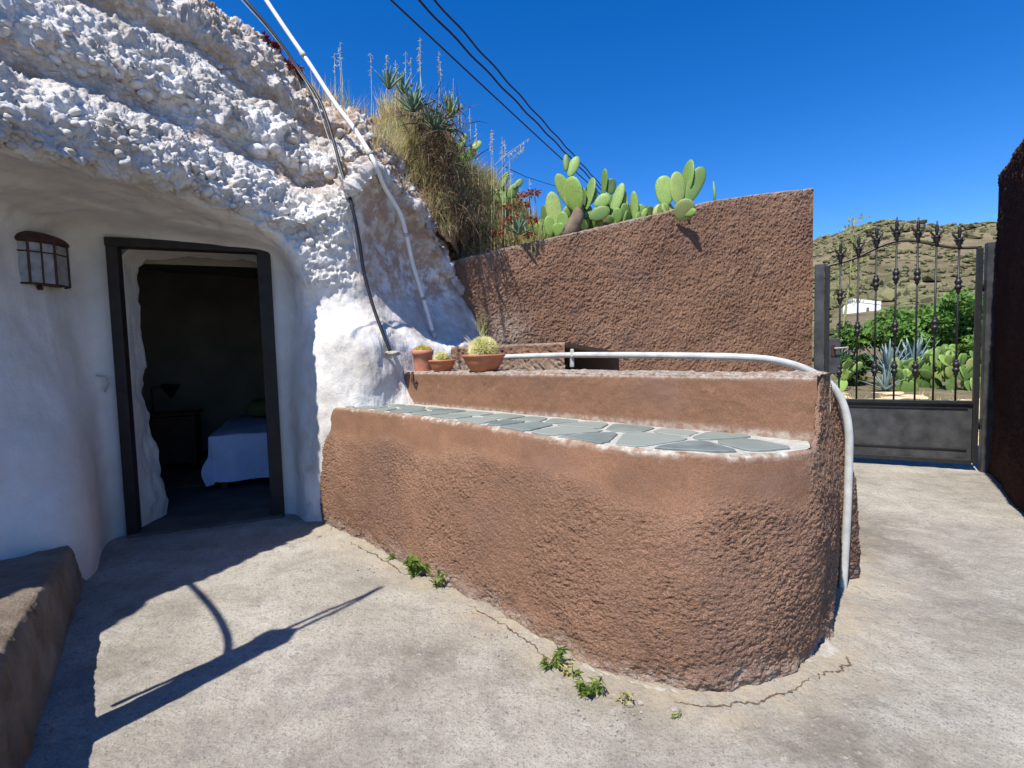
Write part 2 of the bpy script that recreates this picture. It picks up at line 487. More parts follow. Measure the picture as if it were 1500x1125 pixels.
m = Mat('hill', 0.95, 0.05)
c = m.ramp(m.noise(0.035, 7, 0.65), [(0.33, (0.12, 0.10, 0.058)), (0.5, (0.195, 0.16, 0.10)), (0.68, (0.31, 0.24, 0.15))])
c = m.mix(m.ramp(m.noise(0.30, 6, 0.7), [(0.48, 0.0), (0.60, 0.75)]), c, (0.085, 0.085, 0.038))
c = m.mix(m.ramp(m.noise(1.1, 4, 0.7), [(0.54, 0.0), (0.64, 0.5)]), c, (0.27, 0.23, 0.15)); m.color(c)
m.bump(m.noise(0.8, 6, 0.7), 0.8, 0.8); M['hill'] = m.m

def translucent(name, amount):
    t = M[name].node_tree; b = t.nodes['Principled BSDF']; o = t.nodes['Material Output']
    tr = t.nodes.new('ShaderNodeBsdfTranslucent'); mx = t.nodes.new('ShaderNodeMixShader'); mx.inputs[0].default_value = amount
    t.links.new(b.inputs['Base Color'].links[0].from_socket, tr.inputs['Color'])
    t.links.new(b.outputs[0], mx.inputs[1]); t.links.new(tr.outputs[0], mx.inputs[2]); t.links.new(mx.outputs[0], o.inputs['Surface'])
for _n in ('straw', 'pale_straw', 'green_grass', 'weed', 'fig_leaf', 'dark_leaf'): translucent(_n, .35)
# ================================================================== THE SETTING
# far terrain: one sheet from the yard to the horizon, rising to the hill behind the gate
def terrain_z(x, y):
    x = np.asarray(x, float); y = np.asarray(y, float)
    d = np.hypot(x, y)
    z = -0.06 + 0.0 * d
    az = np.arctan2(x, np.maximum(y, 1e-6))
    rise = sstep(13, 60, d) * 4.2 + sstep(45, 175, d) * 22.5
    fall = 1 - 0.55 * sstep(190, 420, d)
    prof = 0.97 + 0.17 * np.exp(-((az - 0.63) / 0.11) ** 2) - 0.35 * sstep(0.78, 1.2, az)
    prof = prof * (0.45 + 0.55 * sstep(-0.1, 0.45, az))
    n = fbm(np.stack([x * 0.02, y * 0.02, 0 * x + 3], -1), 5) * 3.2 * sstep(30, 120, d)
    ter = np.abs(((rise * 0.55) % 1.0) - 0.5) * 0.8 * sstep(25, 60, d)
    back = sstep(-30, 5, y)
    return z + (rise * prof * fall + n + ter) * back
rad = np.concatenate([np.linspace(0.0, 5.0, 4), np.geomspace(6.5, 900, 150)])
ang = np.concatenate([np.linspace(-math.pi, -0.2, 40)[:-1], np.linspace(-0.2, 1.2, 220), np.linspace(1.2, math.pi, 34)[1:]])
AA, RR = np.meshgrid(ang, rad)
X, Y = RR * np.sin(AA), RR * np.cos(AA)
V = np.stack([X, Y, terrain_z(X, Y)], -1)
hill = grid_obj('terrain', V, M['hill'], flip=True); tag(hill, kind='structure')
# bare yellow soil just outside the gate
gx, gy = np.meshgrid(np.linspace(2.6, 18, 150), np.linspace(5.0, 17, 130))
gz = -0.035 + 0.05 * fbm(np.stack([gx * 0.9, gy * 0.9, gx * 0], -1), 4) * sstep(5.3, 7, gy) - 0.25 * np.maximum(sstep(14.5, 17, gy), sstep(15, 18, gx))
soil = grid_obj('bare_soil', np.stack([gx, gy, gz], -1), M['bare_ground']); tag(soil, kind='structure')

# concrete yard
px_ = np.concatenate([np.linspace(-6.5, -3.1, 12)[:-1], np.linspace(-3.1, 5.2, 560), np.linspace(5.2, 8, 12)[1:]])
py_ = np.concatenate([np.linspace(-5, 0.9, 20)[:-1], np.linspace(0.9, 6.0, 360)])
gx, gy = np.meshgrid(px_, py_)
Q = np.stack([gx, gy, gx * 0], -1)
gz = 0.012 * fbm(Q * 1.1, 3) + 0.0035 * fbm(Q * 14, 3)
gz += 0.004 * np.clip(0.35 - worley(Q * 22)[0], 0, 1)
# ------------- plan curves of the stepped wall
base_c = [(-1.45, 3.80), (-1.30, 3.65), (-.86, 3.19), (-.40, 2.68), (-.065, 2.365), (.244, 1.985), (.476, 1.83), (.686, 1.78), (.908, 1.825), (1.11, 1.93), (1.25, 2.05), (1.37, 2.18), (1.49, 2.36), (1.60, 2.58), (1.79, 2.64), (1.98, 3.02), (2.38, 3.92), (3.08, 5.30)]
top_c = [(-1.40, 3.82, .887), (-1.24, 3.68, .885), (-.78, 3.28, .882), (-.39, 2.89, .878), (-.05, 2.50, .874), (.26, 2.135, .870), (.49, 1.945, .866), (.70, 1.845, .862), (.92, 1.843, .858), (1.10, 1.895, .856), (1.185, 1.985, .875), (1.26, 2.09, 1.10), (1.37, 2.24, 1.118), (1.52, 2.46, 1.09), (1.66, 2.62, 1.01), (1.86, 3.02, .99), (2.25, 3.92, .98), (2.98, 5.30, .92)]
bc = cat(base_c, np.linspace(0, len(base_c) - 1, 400)); tcv = cat(top_c, np.linspace(0, len(top_c) - 1, 400))
dmin = np.full(gx.shape, 9.0)
for p in bc[::6]:
    dmin = np.minimum(dmin, np.hypot(gx - p[0], gy - p[1]))
earth = 1.0 * (1 - sstep(0.02, 0.30, dmin + 0.10 * fbm(Q * 5, 3))) + 0.9 * sstep(5.0, 5.6, gy)
gz += 0.018 * (1 - sstep(0.0, 0.22, dmin))
YARD_Z = gz.copy()
def yard_z(p):
    i = np.clip(np.searchsorted(px_, p[:, 0]), 1, len(px_) - 1); j = np.clip(np.searchsorted(py_, p[:, 1]), 1, len(py_) - 1)
    return np.max([YARD_Z[j, i], YARD_Z[j - 1, i], YARD_Z[j, i - 1], YARD_Z[j - 1, i - 1]], axis=0)
yard = grid_obj('concrete_yard', np.stack([gx, gy, gz], -1), M['concrete'], attrs={'earth': earth}); tag(yard, kind='structure')

# ------------------------------------------------------------------ CAVE HOUSE (rock sheet, door frame, room)
cave = thing('cave_house', (-2.2, 3.6, 0), 'white-washed cave house dug into lumpy conglomerate rock with an open doorway', 'cave house')
DO = Vector((-2.80, 3.625, 0)); DR = Vector((-1.845, 4.02, 0))
DD = (DR - DO); DW = DD.length; DD = DD.normalized(); DN = Vector((-DD.y, DD.x, 0))   # DN points into the house
def dl(d, n, z): return DO + DD * d + DN * n + Vector((0, 0, z))

UP = [(.10, -.03), (.24, .06), (.38, .20), (.47, .37), (.56, .46), (.66, .47), (.77, .43), (.97, .56), (1.16, .72), (1.26, .92), (1.38, 1.0), (1.54, .96), (1.78, 1.14), (2.0, 1.40), (2.18, 1.9), (2.26, 4.2)]
def upper(lip, zl, mm, k=1.0, kin=1.0, rise=0.0):
    mv = Vector((mm[0], mm[1])).normalized()
    return [(lip[0] + mv.x * o * kin, lip[1] + mv.y * o * kin, zl + dz * k + (rise if q == len(UP) - 1 else 0)) for q, (dz, o) in enumerate(UP)]
def lerp(a, b, t): return (a[0] + (b[0] - a[0]) * t, a[1] + (b[1] - a[1]) * t)
def std(base, up, lip, zl, mm, k=1.0, kin=1.0):
    r = [(*base, -.1), (*base, .35), (*lerp(base, up, .45), .9), (*lerp(base, up, .9), 1.45), (*up, zl - .24)]
    r += [(*lerp(up, lip, .45), zl - .11), (*lerp(up, lip, .88), zl - .055), (*lip, zl)]
    return r + upper(lip, zl, mm, k, kin)
def spec(rows, mm, k, kin, rise=0.0):
    lip = rows[-1]
    return rows + upper(lip[:2], lip[2], mm, k, kin, rise)
cols = [
    std((-3.9, -1.6), (-3.95, -1.6), (-3.35, -1.7), 2.50, (-1, 0)),
    std((-3.6, .2), (-3.65, .2), (-3.05, .2), 2.45, (-1, .05)),
    std((-3.15, 1.45), (-3.25, 1.50), (-2.80, 1.42), 2.40, (-.95, .25)),
    std((-2.85, 2.24), (-3.01, 2.36), (-2.54, 2.06), 2.345, (-.85, .5)),
    std((-2.64, 2.58), (-2.90, 2.80), (-2.38, 2.50), 2.325, (-.72, .7)),
    std((-2.50, 2.92), (-2.90, 3.22), (-2.26, 2.77), 2.33, (-.6, .8)),
    std((-2.86, 3.54), (-2.90, 3.585), (-2.12, 3.00), 2.335, (-.5, .87)),
    std((-2.54, 3.732), (-2.54, 3.732), (-2.02, 3.18), 2.31, (-.45, .9)),
    std((-2.15, 3.894), (-2.15, 3.894), (-1.88, 3.40), 2.275, (-.42, .9)),
    std((-1.80, 4.04), (-1.80, 4.04), (-1.67, 3.71), 2.20, (-.40, .91), .98),
    spec([(-1.60, 3.87, -.1), (-1.585, 3.84, .41), (-1.565, 3.86, .93), (-1.555, 3.91, 1.40), (-1.565, 3.95, 1.65), (-1.545, 3.91, 1.83), (-1.50, 3.88, 2.0), (-1.47, 3.86, 2.17)], (-.38, .92), .86, 1.0),
    spec([(-1.33, 3.775, -.1), (-1.305, 3.73, .51), (-1.27, 3.70, .97), (-1.25, 3.72, 1.40), (-1.29, 3.93, 1.56), (-1.31, 3.98, 1.80), (-1.28, 3.95, 2.08), (-1.24, 3.91, 2.32)], (-.36, .93), .66, .90),
    spec([(-1.03, 3.75, -.1), (-1.03, 3.73, .61), (-1.02, 3.70, 1.02), (-1.02, 3.75, 1.40), (-1.08, 4.01, 1.555), (-1.125, 4.06, 1.88), (-1.115, 4.04, 2.30), (-1.05, 3.94, 2.60)], (-.33, .94), .42, .72, .5),
    spec([(-.795, 3.82, -.1), (-.795, 3.81, .71), (-.82, 3.97, 1.05), (-.84, 4.02, 1.36), (-.90, 4.23, 1.51), (-.975, 4.43, 1.94), (-.955, 4.40, 2.32), (-.875, 4.23, 2.58)], (-.3, .95), .30, .55, .6),
    spec([(-.54, 4.13, -.1), (-.54, 4.13, .82), (-.57, 4.26, 1.07), (-.60, 4.32, 1.26), (-.673, 4.54, 1.42), (-.765, 4.82, 1.85), (-.745, 4.77, 2.12), (-.675, 4.61, 2.32)], (-.3, .95), .22, .40, .6),
    spec([(-.306, 4.555, -.1), (-.306, 4.555, .82), (-.306, 4.57, 1.10), (-.338, 4.63, 1.25), (-.423, 4.78, 1.38), (-.50, 4.95, 1.69), (-.535, 5.0, 1.86), (-.575, 5.02, 1.96)], (-.3, .95), .12, .30, .6),
    spec([(-.10, 4.95, -.1), (-.10, 4.95, .83), (-.12, 4.98, 1.1), (-.17, 5.04, 1.24), (-.22, 5.12, 1.34), (-.26, 5.2, 1.5), (-.30, 5.3, 1.6), (-.34, 5.4, 1.7)], (-.2, .98), .10, .25, .6),
]
ctrl = np.array(cols)                                    # columns x rows x 3
ncol, nrow = ctrl.shape[:2]
tcol = np.concatenate([np.linspace(0, 3.5, 50)[:-1], np.linspace(3.5, ncol - 1, 560)])
trow = np.concatenate([np.linspace(0, 4, 60)[:-1], np.linspace(4, 21, 400)[:-1], np.linspace(21, nrow - 1, 26)])
tmp = cat(ctrl, tcol)                                    # C x rows x 3
V = cat(np.swapaxes(tmp, 0, 1), trow)                    # rows x C x 3
def blur(A, n, ax):
    k = np.hanning(2 * n + 3)[1:-1]; k /= k.sum(); pad = [(0, 0)] * 3; pad[ax] = (n, n); B = np.pad(A, pad, 'edge'); out = 0
    for q in range(2 * n + 1):
        sl = [slice(None)] * 3; sl[ax] = slice(q, q + A.shape[ax]); out = out + k[q] * B[tuple(sl)]
    return out
_wt = (sstep(9.6, 10.6, tcol) * (1 - sstep(13.4, 14.2, tcol)))[None, :, None] * sstep(4.4, 5.6, trow)[:, None, None]
V = V * (1 - _wt) + blur(blur(V, 22, 1), 14, 0) * _wt
N = -grid_normals(V)
flipm = (N * (np.array([0.5, -1.5, 1.2]) - V)).sum(-1) < 0
if flipm[150:350].mean() > 0.5: N = -N
ROW = np.repeat(trow[:, None], V.shape[1], 1); COL = np.repeat(tcol[None, :], V.shape[0], 0)
rockm = sstep(5.6, 7.2, ROW)
low_rough = sstep(10.4, 11.2, COL) * 0.28
patch = sstep(9.6, 10.2, COL) * (1 - sstep(11.5, 12, COL)) * sstep(4.6, 5.2, ROW)
rsh = sstep(11.3, 12.2, COL) * (1 - sstep(6.4, 7.2, ROW)) * sstep(3.6, 4.4, ROW)
rockm = np.clip(np.maximum(rockm, np.maximum(low_rough * 0.5, patch * 0.6)), 0, 1)
w1, w2 = worley(V * 9.0 + 0.25 * fbm(V * 6, 2)[..., None])
w3, w4 = worley(V * 21.0 + 5)
big = fbm(V * np.array([1.5, 1.5, 2.2]), 4)
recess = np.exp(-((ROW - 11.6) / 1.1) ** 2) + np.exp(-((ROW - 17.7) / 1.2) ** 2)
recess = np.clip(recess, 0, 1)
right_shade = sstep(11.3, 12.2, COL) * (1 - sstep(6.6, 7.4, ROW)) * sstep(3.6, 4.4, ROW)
vary = sstep(-.45, .5, fbm(V * 2.0 + 31, 3))
w5, w6 = worley(V * np.array([5.0, 5.0, 7.5]) + 2)
lum = (np.clip(0.62 - w1, 0, 1) * 0.075 + np.clip(0.55 - w3, 0, 1) * 0.034) * (.35 + .9 * vary) + np.clip(.5 - w5, 0, 1) * .07 * (1 - vary)
knob = 1 - 0.72 * recess
rid = 1 - 2 * np.abs(perlin(V * np.array([7, 7, 12]) + 0.7 * np.dstack([perlin(V * 4)] * 3)))
def cell_rand(p):
    p = np.asarray(p, float); i0 = np.floor(p).astype(np.int64); f0 = p - i0
    best = np.full(p.shape[:-1], 9.0); val = np.zeros(p.shape[:-1])
    for dx in (-1, 0, 1):
        for dy in (-1, 0, 1):
            for dz in (-1, 0, 1):
                hh0 = _h(i0[..., 0] + dx, i0[..., 1] + dy, i0[..., 2] + dz); r = _rand[hh0]
                d = (dx + r[..., 0] - f0[..., 0]) ** 2 + (dy + r[..., 1] - f0[..., 1]) ** 2 + (dz + r[..., 2] - f0[..., 2]) ** 2
                k0 = d < best; best = np.where(k0, d, best); val = np.where(k0, r[..., 0], val)
    return val
wv = V + .05 * np.dstack([fbm(V * 7 + q * 9, 3) for q in range(3)])
plates = (cell_rand(wv * np.array([6.0, 6.0, 10.0])) - .5) * .05 + (cell_rand(wv * np.array([15.0, 15.0, 22.0]) + 3) - .5) * .028
disp = rockm * (big * 0.075 + plates * (.45 + .55 * knob) + .72 * knob * (lum + 0.030 * fbm(V * 13, 4) + .018 * rid + 0.016 * fbm(V * 34, 3)))
disp = disp * (1 - .6 * rsh)
disp += (1 - rockm) * (0.030 * fbm(V * 2.2, 3) + 0.006 * fbm(V * 9, 3))
dn_ = (V - np.array(DO)) @ np.array(DN); dd_ = (V - np.array(DO)) @ np.array(DD)
neard = (1 - sstep(0.0, 0.25, np.maximum(np.maximum(-dd_, dd_ - DW), V[..., 2] - 2.12))) * (ROW < 5)
disp = disp * (1 - 0.85 * neard)
V = V + N * disp[..., None]
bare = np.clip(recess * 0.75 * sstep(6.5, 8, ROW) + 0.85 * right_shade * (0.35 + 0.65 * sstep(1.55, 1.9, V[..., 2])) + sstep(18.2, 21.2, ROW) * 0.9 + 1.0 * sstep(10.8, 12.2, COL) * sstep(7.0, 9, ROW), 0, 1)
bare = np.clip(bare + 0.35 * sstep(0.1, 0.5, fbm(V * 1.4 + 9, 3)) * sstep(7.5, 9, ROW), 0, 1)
cen = lambda a: 0.25 * (a[:-1, :-1] + a[1:, :-1] + a[:-1, 1:] + a[1:, 1:])
fd, fn, fz, fr = cen(dd_), cen(dn_), cen(V[..., 2]), cen(ROW)
hole = (fd > 0.05) & (fd < DW - 0.05) & (fz < 2.078) & (np.abs(fn) < 0.5) & (fr < 5.0)
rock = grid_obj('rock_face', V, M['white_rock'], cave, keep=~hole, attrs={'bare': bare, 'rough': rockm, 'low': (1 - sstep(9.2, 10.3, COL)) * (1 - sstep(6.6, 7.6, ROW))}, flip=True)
# a coarser copy for finding places on the rock
ri, ci = np.arange(0, V.shape[0], 3), np.arange(0, V.shape[1], 3)
Vc = V[np.ix_(ri, ci)]; rr, cc = Vc.shape[:2]
idx = np.arange(rr * cc).reshape(rr, cc)
bvh = BVHTree.FromPolygons([Vector(p) for p in Vc.reshape(-1, 3)], np.stack([idx[:-1, :-1], idx[:-1, 1:], idx[1:, 1:], idx[1:, :-1]], -1).reshape(-1, 4).tolist())
def on_rock(u, v, off=0.0):
    d = ray(u, v).normalized()
    hit, nn, _, dist = bvh.ray_cast(Vector((0, 0, CAM_H)), d, 12)
    if hit is None: return None
    if nn.dot(d) > 0: nn = -nn
    return hit + nn * off
# loose rounded stones standing proud of the conglomerate
stone_me = []
for q in range(6):
    bm = bmesh.new(); bmesh.ops.create_icosphere(bm, subdivisions=2, radius=1.0)
    for vv in bm.verts:
        vv.co *= 1 + 0.16 * float(perlin(np.array([[vv.co.x * 1.4 + q * 7, vv.co.y * 1.4, vv.co.z * 1.4]]))[0])
        vv.co.z *= 0.8
    me = bpy.data.meshes.new('stone'); bm.to_mesh(me); bm.free()
    me.polygons.foreach_set('use_smooth', np.ones(len(me.polygons), bool))
    for nm, val in (('rough', 1.0), ('bare', 0.0), ('low', 0.0)):
        at = me.attributes.new(nm, 'FLOAT', 'POINT'); at.data.foreach_set('value', np.full(len(me.vertices), val, np.float32))
    me.materials.append(M['white_rock']); stone_me.append(me)
spots = [(82, 90, 9), (100, 98, 6), (200, 127, 9), (214, 142, 8), (272, 163, 6), (293, 178, 6), (372, 200, 5), (378, 226, 13), (404, 221, 9), (444, 235, 5), (446, 247, 6), (480, 245, 4), (120, 108, 8), (135, 105, 6), (165, 172, 10), (45, 165, 10), (42, 200, 9)]
rs = random.Random(3)
for q in range(125):
    u = rs.uniform(0, 500); off = rs.choice([rs.uniform(-78, -8), rs.uniform(-78, -8), rs.uniform(-215, -120)])
    v = 232 + 0.00055 * u * u + 0.05 * u + off
    spots.append((u, v, rs.uniform(3.0, 8.0)))
for (u, v, rp) in spots:
    h = on_rock(u, v, 0.0)
    if h is None or h.z < 2.0: continue
    rwm = rp / F * h.y * 1.0
    o = bpy.data.objects.new('stone', rs.choice(stone_me)); C.objects.link(o); o.parent = rock
    o.location = h - wloc(rock) + Vector((0.1, -.3, .15)) * rwm
    o.rotation_euler = (rs.uniform(-.6, .6), rs.uniform(-.6, .6), rs.uniform(0, 6)); s = rwm
    o.scale = (s * rs.uniform(.85, 1.25), s * rs.uniform(.85, 1.2), s * rs.uniform(.8, 1.1))

# door frame: two jambs and a head of dark timber
Rd = Matrix((DD, DN, Vector((0, 0, 1)))).transposed()
fr = MB().box(dl(0.035, .02, 1.05), (.068, .11, 2.14), Rd, .006).build('door_jamb', M['dark_timber'], cave)
fr = MB().box(dl(DW - .045, .02, 1.05), (.095, .11, 2.14), Rd, .006).build('door_jamb', M['dark_timber'], cave)
fr = MB().box(dl(DW / 2, .018, 2.09), (DW + .005, .115, .062), Rd, .006).build('door_head', M['dark_timber'], cave)
MB().box(dl(DW / 2, .03, .005), (DW - .02, .2, .03), Rd, .004).build('threshold', M['cave_floor'], cave)
# lumpy reveal behind the frame, then the room
def shell(name, prof, ns, lump, mat, inward=True):
    prof = resample(prof, 150); W = []
    for q, n in enumerate(np.linspace(*ns)):
        W.append([tuple(dl(p[0], n, p[1])) for p in prof])
    W = np.array(W); Nn = grid_normals(W)
    dsp = lump * fbm(W * 4.5, 4)
    return W, Nn, dsp
W, Nn, dsp = shell('reveal', [(.06, -.05), (.055, 1.0), (.06, 2.0), (.12, 2.072), (DW - .12, 2.072), (DW - .06, 2.0), (DW - .06, -.05)], (0.06, 0.46, 40), .032, None)
fl = sstep(0.06, 0.46, np.linspace(.06, .46, 40))[:, None]
sgn = 1.0
W = W + Nn * (dsp * fl)[..., None]
# lower left of the reveal swells into the passage
lw = (W[..., 2] < 1.2) & (((W - np.array(DO)) @ np.array(DD)) < .3)
sw = np.where(lw, (0.0 + 0.10 * (1 - sstep(.15, .75, W[..., 2])) + .03 * fbm(W * 7, 2)) * fl, 0)
W = W + np.array(DD)[None, None] * sw[..., None]
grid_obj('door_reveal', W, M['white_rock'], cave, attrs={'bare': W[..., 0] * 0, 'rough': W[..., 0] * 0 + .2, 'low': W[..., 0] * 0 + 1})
D0, D1, N0, N1, ZC = -1.05, 1.80, .44, 3.6, 2.38
def sheet(name, a, b, c_, nu, nv, mat, amp):
    a, b, c_ = Vector(a), Vector(b), Vector(c_)
    W = np.array([[tuple(a + (b - a) * (i / nu) + (c_ - a) * (j / nv)) for i in range(nu + 1)] for j in range(nv + 1)])
    Nn = grid_normals(W); W = W + Nn * (amp * fbm(W * 1.6, 4))[..., None]
    return grid_obj(name, W, mat, cave)
sheet('room_floor', dl(D0 - .1, .06, .022), dl(D1 + .1, .06, .022), dl(D0 - .1, N1 + .1, .022), 40, 40, M['cave_floor'], .002)
sheet('room_wall', dl(D0, N1, -.1), dl(D1, N1, -.1), dl(D0, N1 - .25, ZC + .1), 50, 50, M['cave_plaster'], .05)
sheet('room_wall', dl(D0, N0 - .1, -.1), dl(D0, N1 + .1, -.1), dl(D0 + .15, N0 - .1, ZC + .1), 50, 50, M['cave_plaster'], .05)
sheet('room_wall', dl(D1, N0 - .1, -.1), dl(D1, N1 + .1, -.1), dl(D1 - .1, N0 - .1, ZC + .1), 50, 50, M['cave_plaster'], .05)
sheet('room_ceiling', dl(D0 - .1, N0 - .1, ZC - .12), dl(D1 + .1, N0 - .1, ZC - .12), dl(D0 - .1, N1 + .1, ZC), 50, 50, M['cave_plaster'], .05)
sheet('room_wall', dl(D0 - .1, N0, -.1), dl(.01, N0, -.1), dl(D0 - .1, N0, ZC + .1), 30, 40, M['cave_plaster'], .02)
sheet('room_wall', dl(DW - .01, N0, -.1), dl(D1 + .1, N0, -.1), dl(DW - .01, N0, ZC + .1), 30, 40, M['cave_plaster'], .02)
sheet('room_wall', dl(-.1, N0, 2.02), dl(DW + .1, N0, 2.02), dl(-.1, N0, ZC + .1), 30, 12, M['cave_plaster'], .01)

# ------------------------------------------------------------------ STEPPED GARDEN WALL with flagged shelf
bench = thing('stepped_wall', (0.3, 2.6, 0), 'curved reddish brown roughcast wall with a flagstone shelf below its upper step', 'garden wall')
nc, nr = 1300, 250
tt = np.linspace(0, len(base_c) - 1, nc)
bcv = cat(base_c, tt); tpv = cat(top_c, tt)
# even spacing along the run
dS = np.concatenate([[0], np.cumsum(np.linalg.norm(np.diff(bcv, axis=0), axis=1))]); ss = np.linspace(0, dS[-1], nc)
tt = np.interp(ss, dS, tt); bcv = cat(base_c, tt); tpv = cat(top_c, tt)
hh = np.linspace(0, 1, nr)[:, None]
bulge = 0.035 * np.sin(np.pi * hh) 
XY = bcv[None] * (1 - hh[..., None]) + tpv[None, :, :2] * hh[..., None]
tang = np.gradient(bcv, axis=0); outw = np.stack([tang[:, 1], -tang[:, 0]], 1); outw /= np.linalg.norm(outw, axis=1)[:, None]
XY = XY + outw[None] * bulge[..., None]
Z = -0.04 + (tpv[None, :, 2] + 0.04) * hh
V = np.dstack([XY, Z])
fromtop = tpv[None, :, 2] - Z
isshelf = (1 - sstep(1.24, 1.42, XY[..., 0]))
isshelf2 = (1 - sstep(1.06, 1.14, XY[..., 0]))
lim = 0.13 + 0.05 * fbm(V * 2.3, 3) + 0.05 * sstep(-.6, -1.2, XY[..., 0])
plain = (1 - sstep(lim, lim + 0.10, fromtop)) * (1 - sstep(1.02, 1.16, XY[..., 0] + .05 * fbm(V * 6, 2)))
vn = fbm(V * np.array([62, 62, 72]) + 0.6 * np.dstack([fbm(V * 34, 2)] * 3), 3)
ridge = 1 - np.abs(perlin(V * np.array([70, 70, 84]) + 1.0 * np.dstack([perlin(V * 36)] * 3)))
rg = 0.0085 * ridge ** 2 + 0.0048 * vn + 0.0035 * fbm(V * 24, 2)
rg = rg * (0.65 + 0.55 * sstep(-.5, .5, fbm(V * 3.1 + 4, 3)))
rg = rg * (1 - 0.93 * plain) * (0.85 + 0.35 * sstep(1.1, 1.4, XY[..., 0]))
und = 0.014 * fbm(V * 2.6, 3)
foot = 0.02 * fbm(V * 9, 3) * (1 - sstep(.02, .16, Z))
V[..., :2] += outw[None] * (rg + und + foot)[..., None]
rt = sstep(0.985, 1.0, hh)                    # soft arris
V[..., :2] -= outw[None] * (0.014 * rt)[..., None]
V[..., 2] += np.where(hh > 0.97, 0.004 * fbm(V * 12, 2), 0)
worn = 0.95 * isshelf2 * (1 - sstep(.0, .035, fromtop)) * (0.35 + sstep(-.1, .3, fbm(V * 7, 3))) + 0.6 * (1 - sstep(.0, .13, Z + .04 * fbm(V * 5, 3))) + 0.45 * np.exp(-((XY[..., 0] - 1.16) / .07) ** 2) * (1 - sstep(.02, .2, fromtop)) * .5
grid_obj('front_face', V, M['stucco'], bench, attrs={'plain': plain, 'worn': np.clip(worn, 0, 1)})
topedge = V[-1]

# shelf bed (grout) and its flagstones
SZ = 0.0
def shelf_z(x): return np.interp(x, [-1.3, 1.2], [.885, .855])
back0, back1 = np.array([-.84, 3.955]), np.array([1.205, 2.075])
sel = (topedge[:, 0] < 1.165)
front_pts = topedge[sel][::12][:, :2]
left_pt = np.array([[-1.28, 3.70]])
nb = len(front_pts)
bk = np.array([back0 + (back1 - back0) * t for t in np.linspace(0, 1, 60)])
bk = np.concatenate([np.array([[-1.36, 3.86], [-1.1, 3.97]]), bk])
bk = resample(bk, nb); fp = resample(front_pts, nb)
J = 16
W = np.array([[(*(fp[i] * (1 - j / J) + bk[i] * (j / J)), SZ) for i in range(nb)] for j in range(J + 1)])
W[..., 2] += shelf_z(W[..., 0]) + 0.003 * fbm(W * 18, 3)
W[0, :, 2] -= .004
seat = grid_obj('shelf_bed', W, M['grout'], bench)
poly = [tuple(p) for p in fp] + [tuple(p) for p in bk[::-1]]
def inset_poly(poly, d):
    n = len(poly); out = []
    for i in range(n):
        p0, p1, p2 = (np.array(poly[(i + k) % n]) for k in (-1, 0, 1))
        e1 = p1 - p0; e2 = p2 - p1
        n1 = np.array([-e1[1], e1[0]]) / (np.linalg.norm(e1) + 1e-9); n2 = np.array([-e2[1], e2[0]]) / (np.linalg.norm(e2) + 1e-9)
        b = n1 + n2; L = np.linalg.norm(b)
        if L < 1e-6: b = n1
        else: b = b / L
        out.append(p1 + b * d / max(0.5, b @ n1))
    return out
def clip_half(poly, p, n):
    out = []
    for i in range(len(poly)):
        a, b = np.array(poly[i]), np.array(poly[(i + 1) % len(poly)])
        da, db = (a - p) @ n, (b - p) @ n
        if da <= 0: out.append(a)
        if da * db < 0: out.append(a + (b - a) * (da / (da - db)))
    return out
def area(poly):
    a = np.array(poly); b = np.roll(a, -1, 0); return 0.5 * np.sum(a[:, 0] * b[:, 1] - b[:, 0] * a[:, 1])
# seeds: two to three staggered rows along the shelf
seeds = []
r2 = random.Random(11)
Lw = nb
for k in range(15):
    t = (k + .5) / 15
    i = int(t * (nb - 1))
    width = np.linalg.norm(bk[i] - fp[i])
    rows = 2 if width > .20 else 1
    for q in range(rows):
        j = (q + .5) / rows + r2.uniform(-.12, .12)
        ii = int(np.clip(i + r2.uniform(-.2, .2) * nb / 15 + (q * .5 - .25) * nb / 15, 0, nb - 1))
        seeds.append(fp[ii] * (1 - j) + bk[ii] * j)
mpoly = inset_poly(poly, 0.016) if area(poly) > 0 else inset_poly(poly[::-1], 0.016)
mpoly_front = fp + (bk - fp) * np.minimum(0.45, .018 / np.maximum(np.linalg.norm(bk - fp, axis=1), 1e-3))[:, None]
mpoly_back = bk + (fp - bk) * np.minimum(0.45, .030 / np.maximum(np.linalg.norm(bk - fp, axis=1), 1e-3))[:, None]
mp = [p for p in mpoly_front] + [p for p in mpoly_back[::-1]]
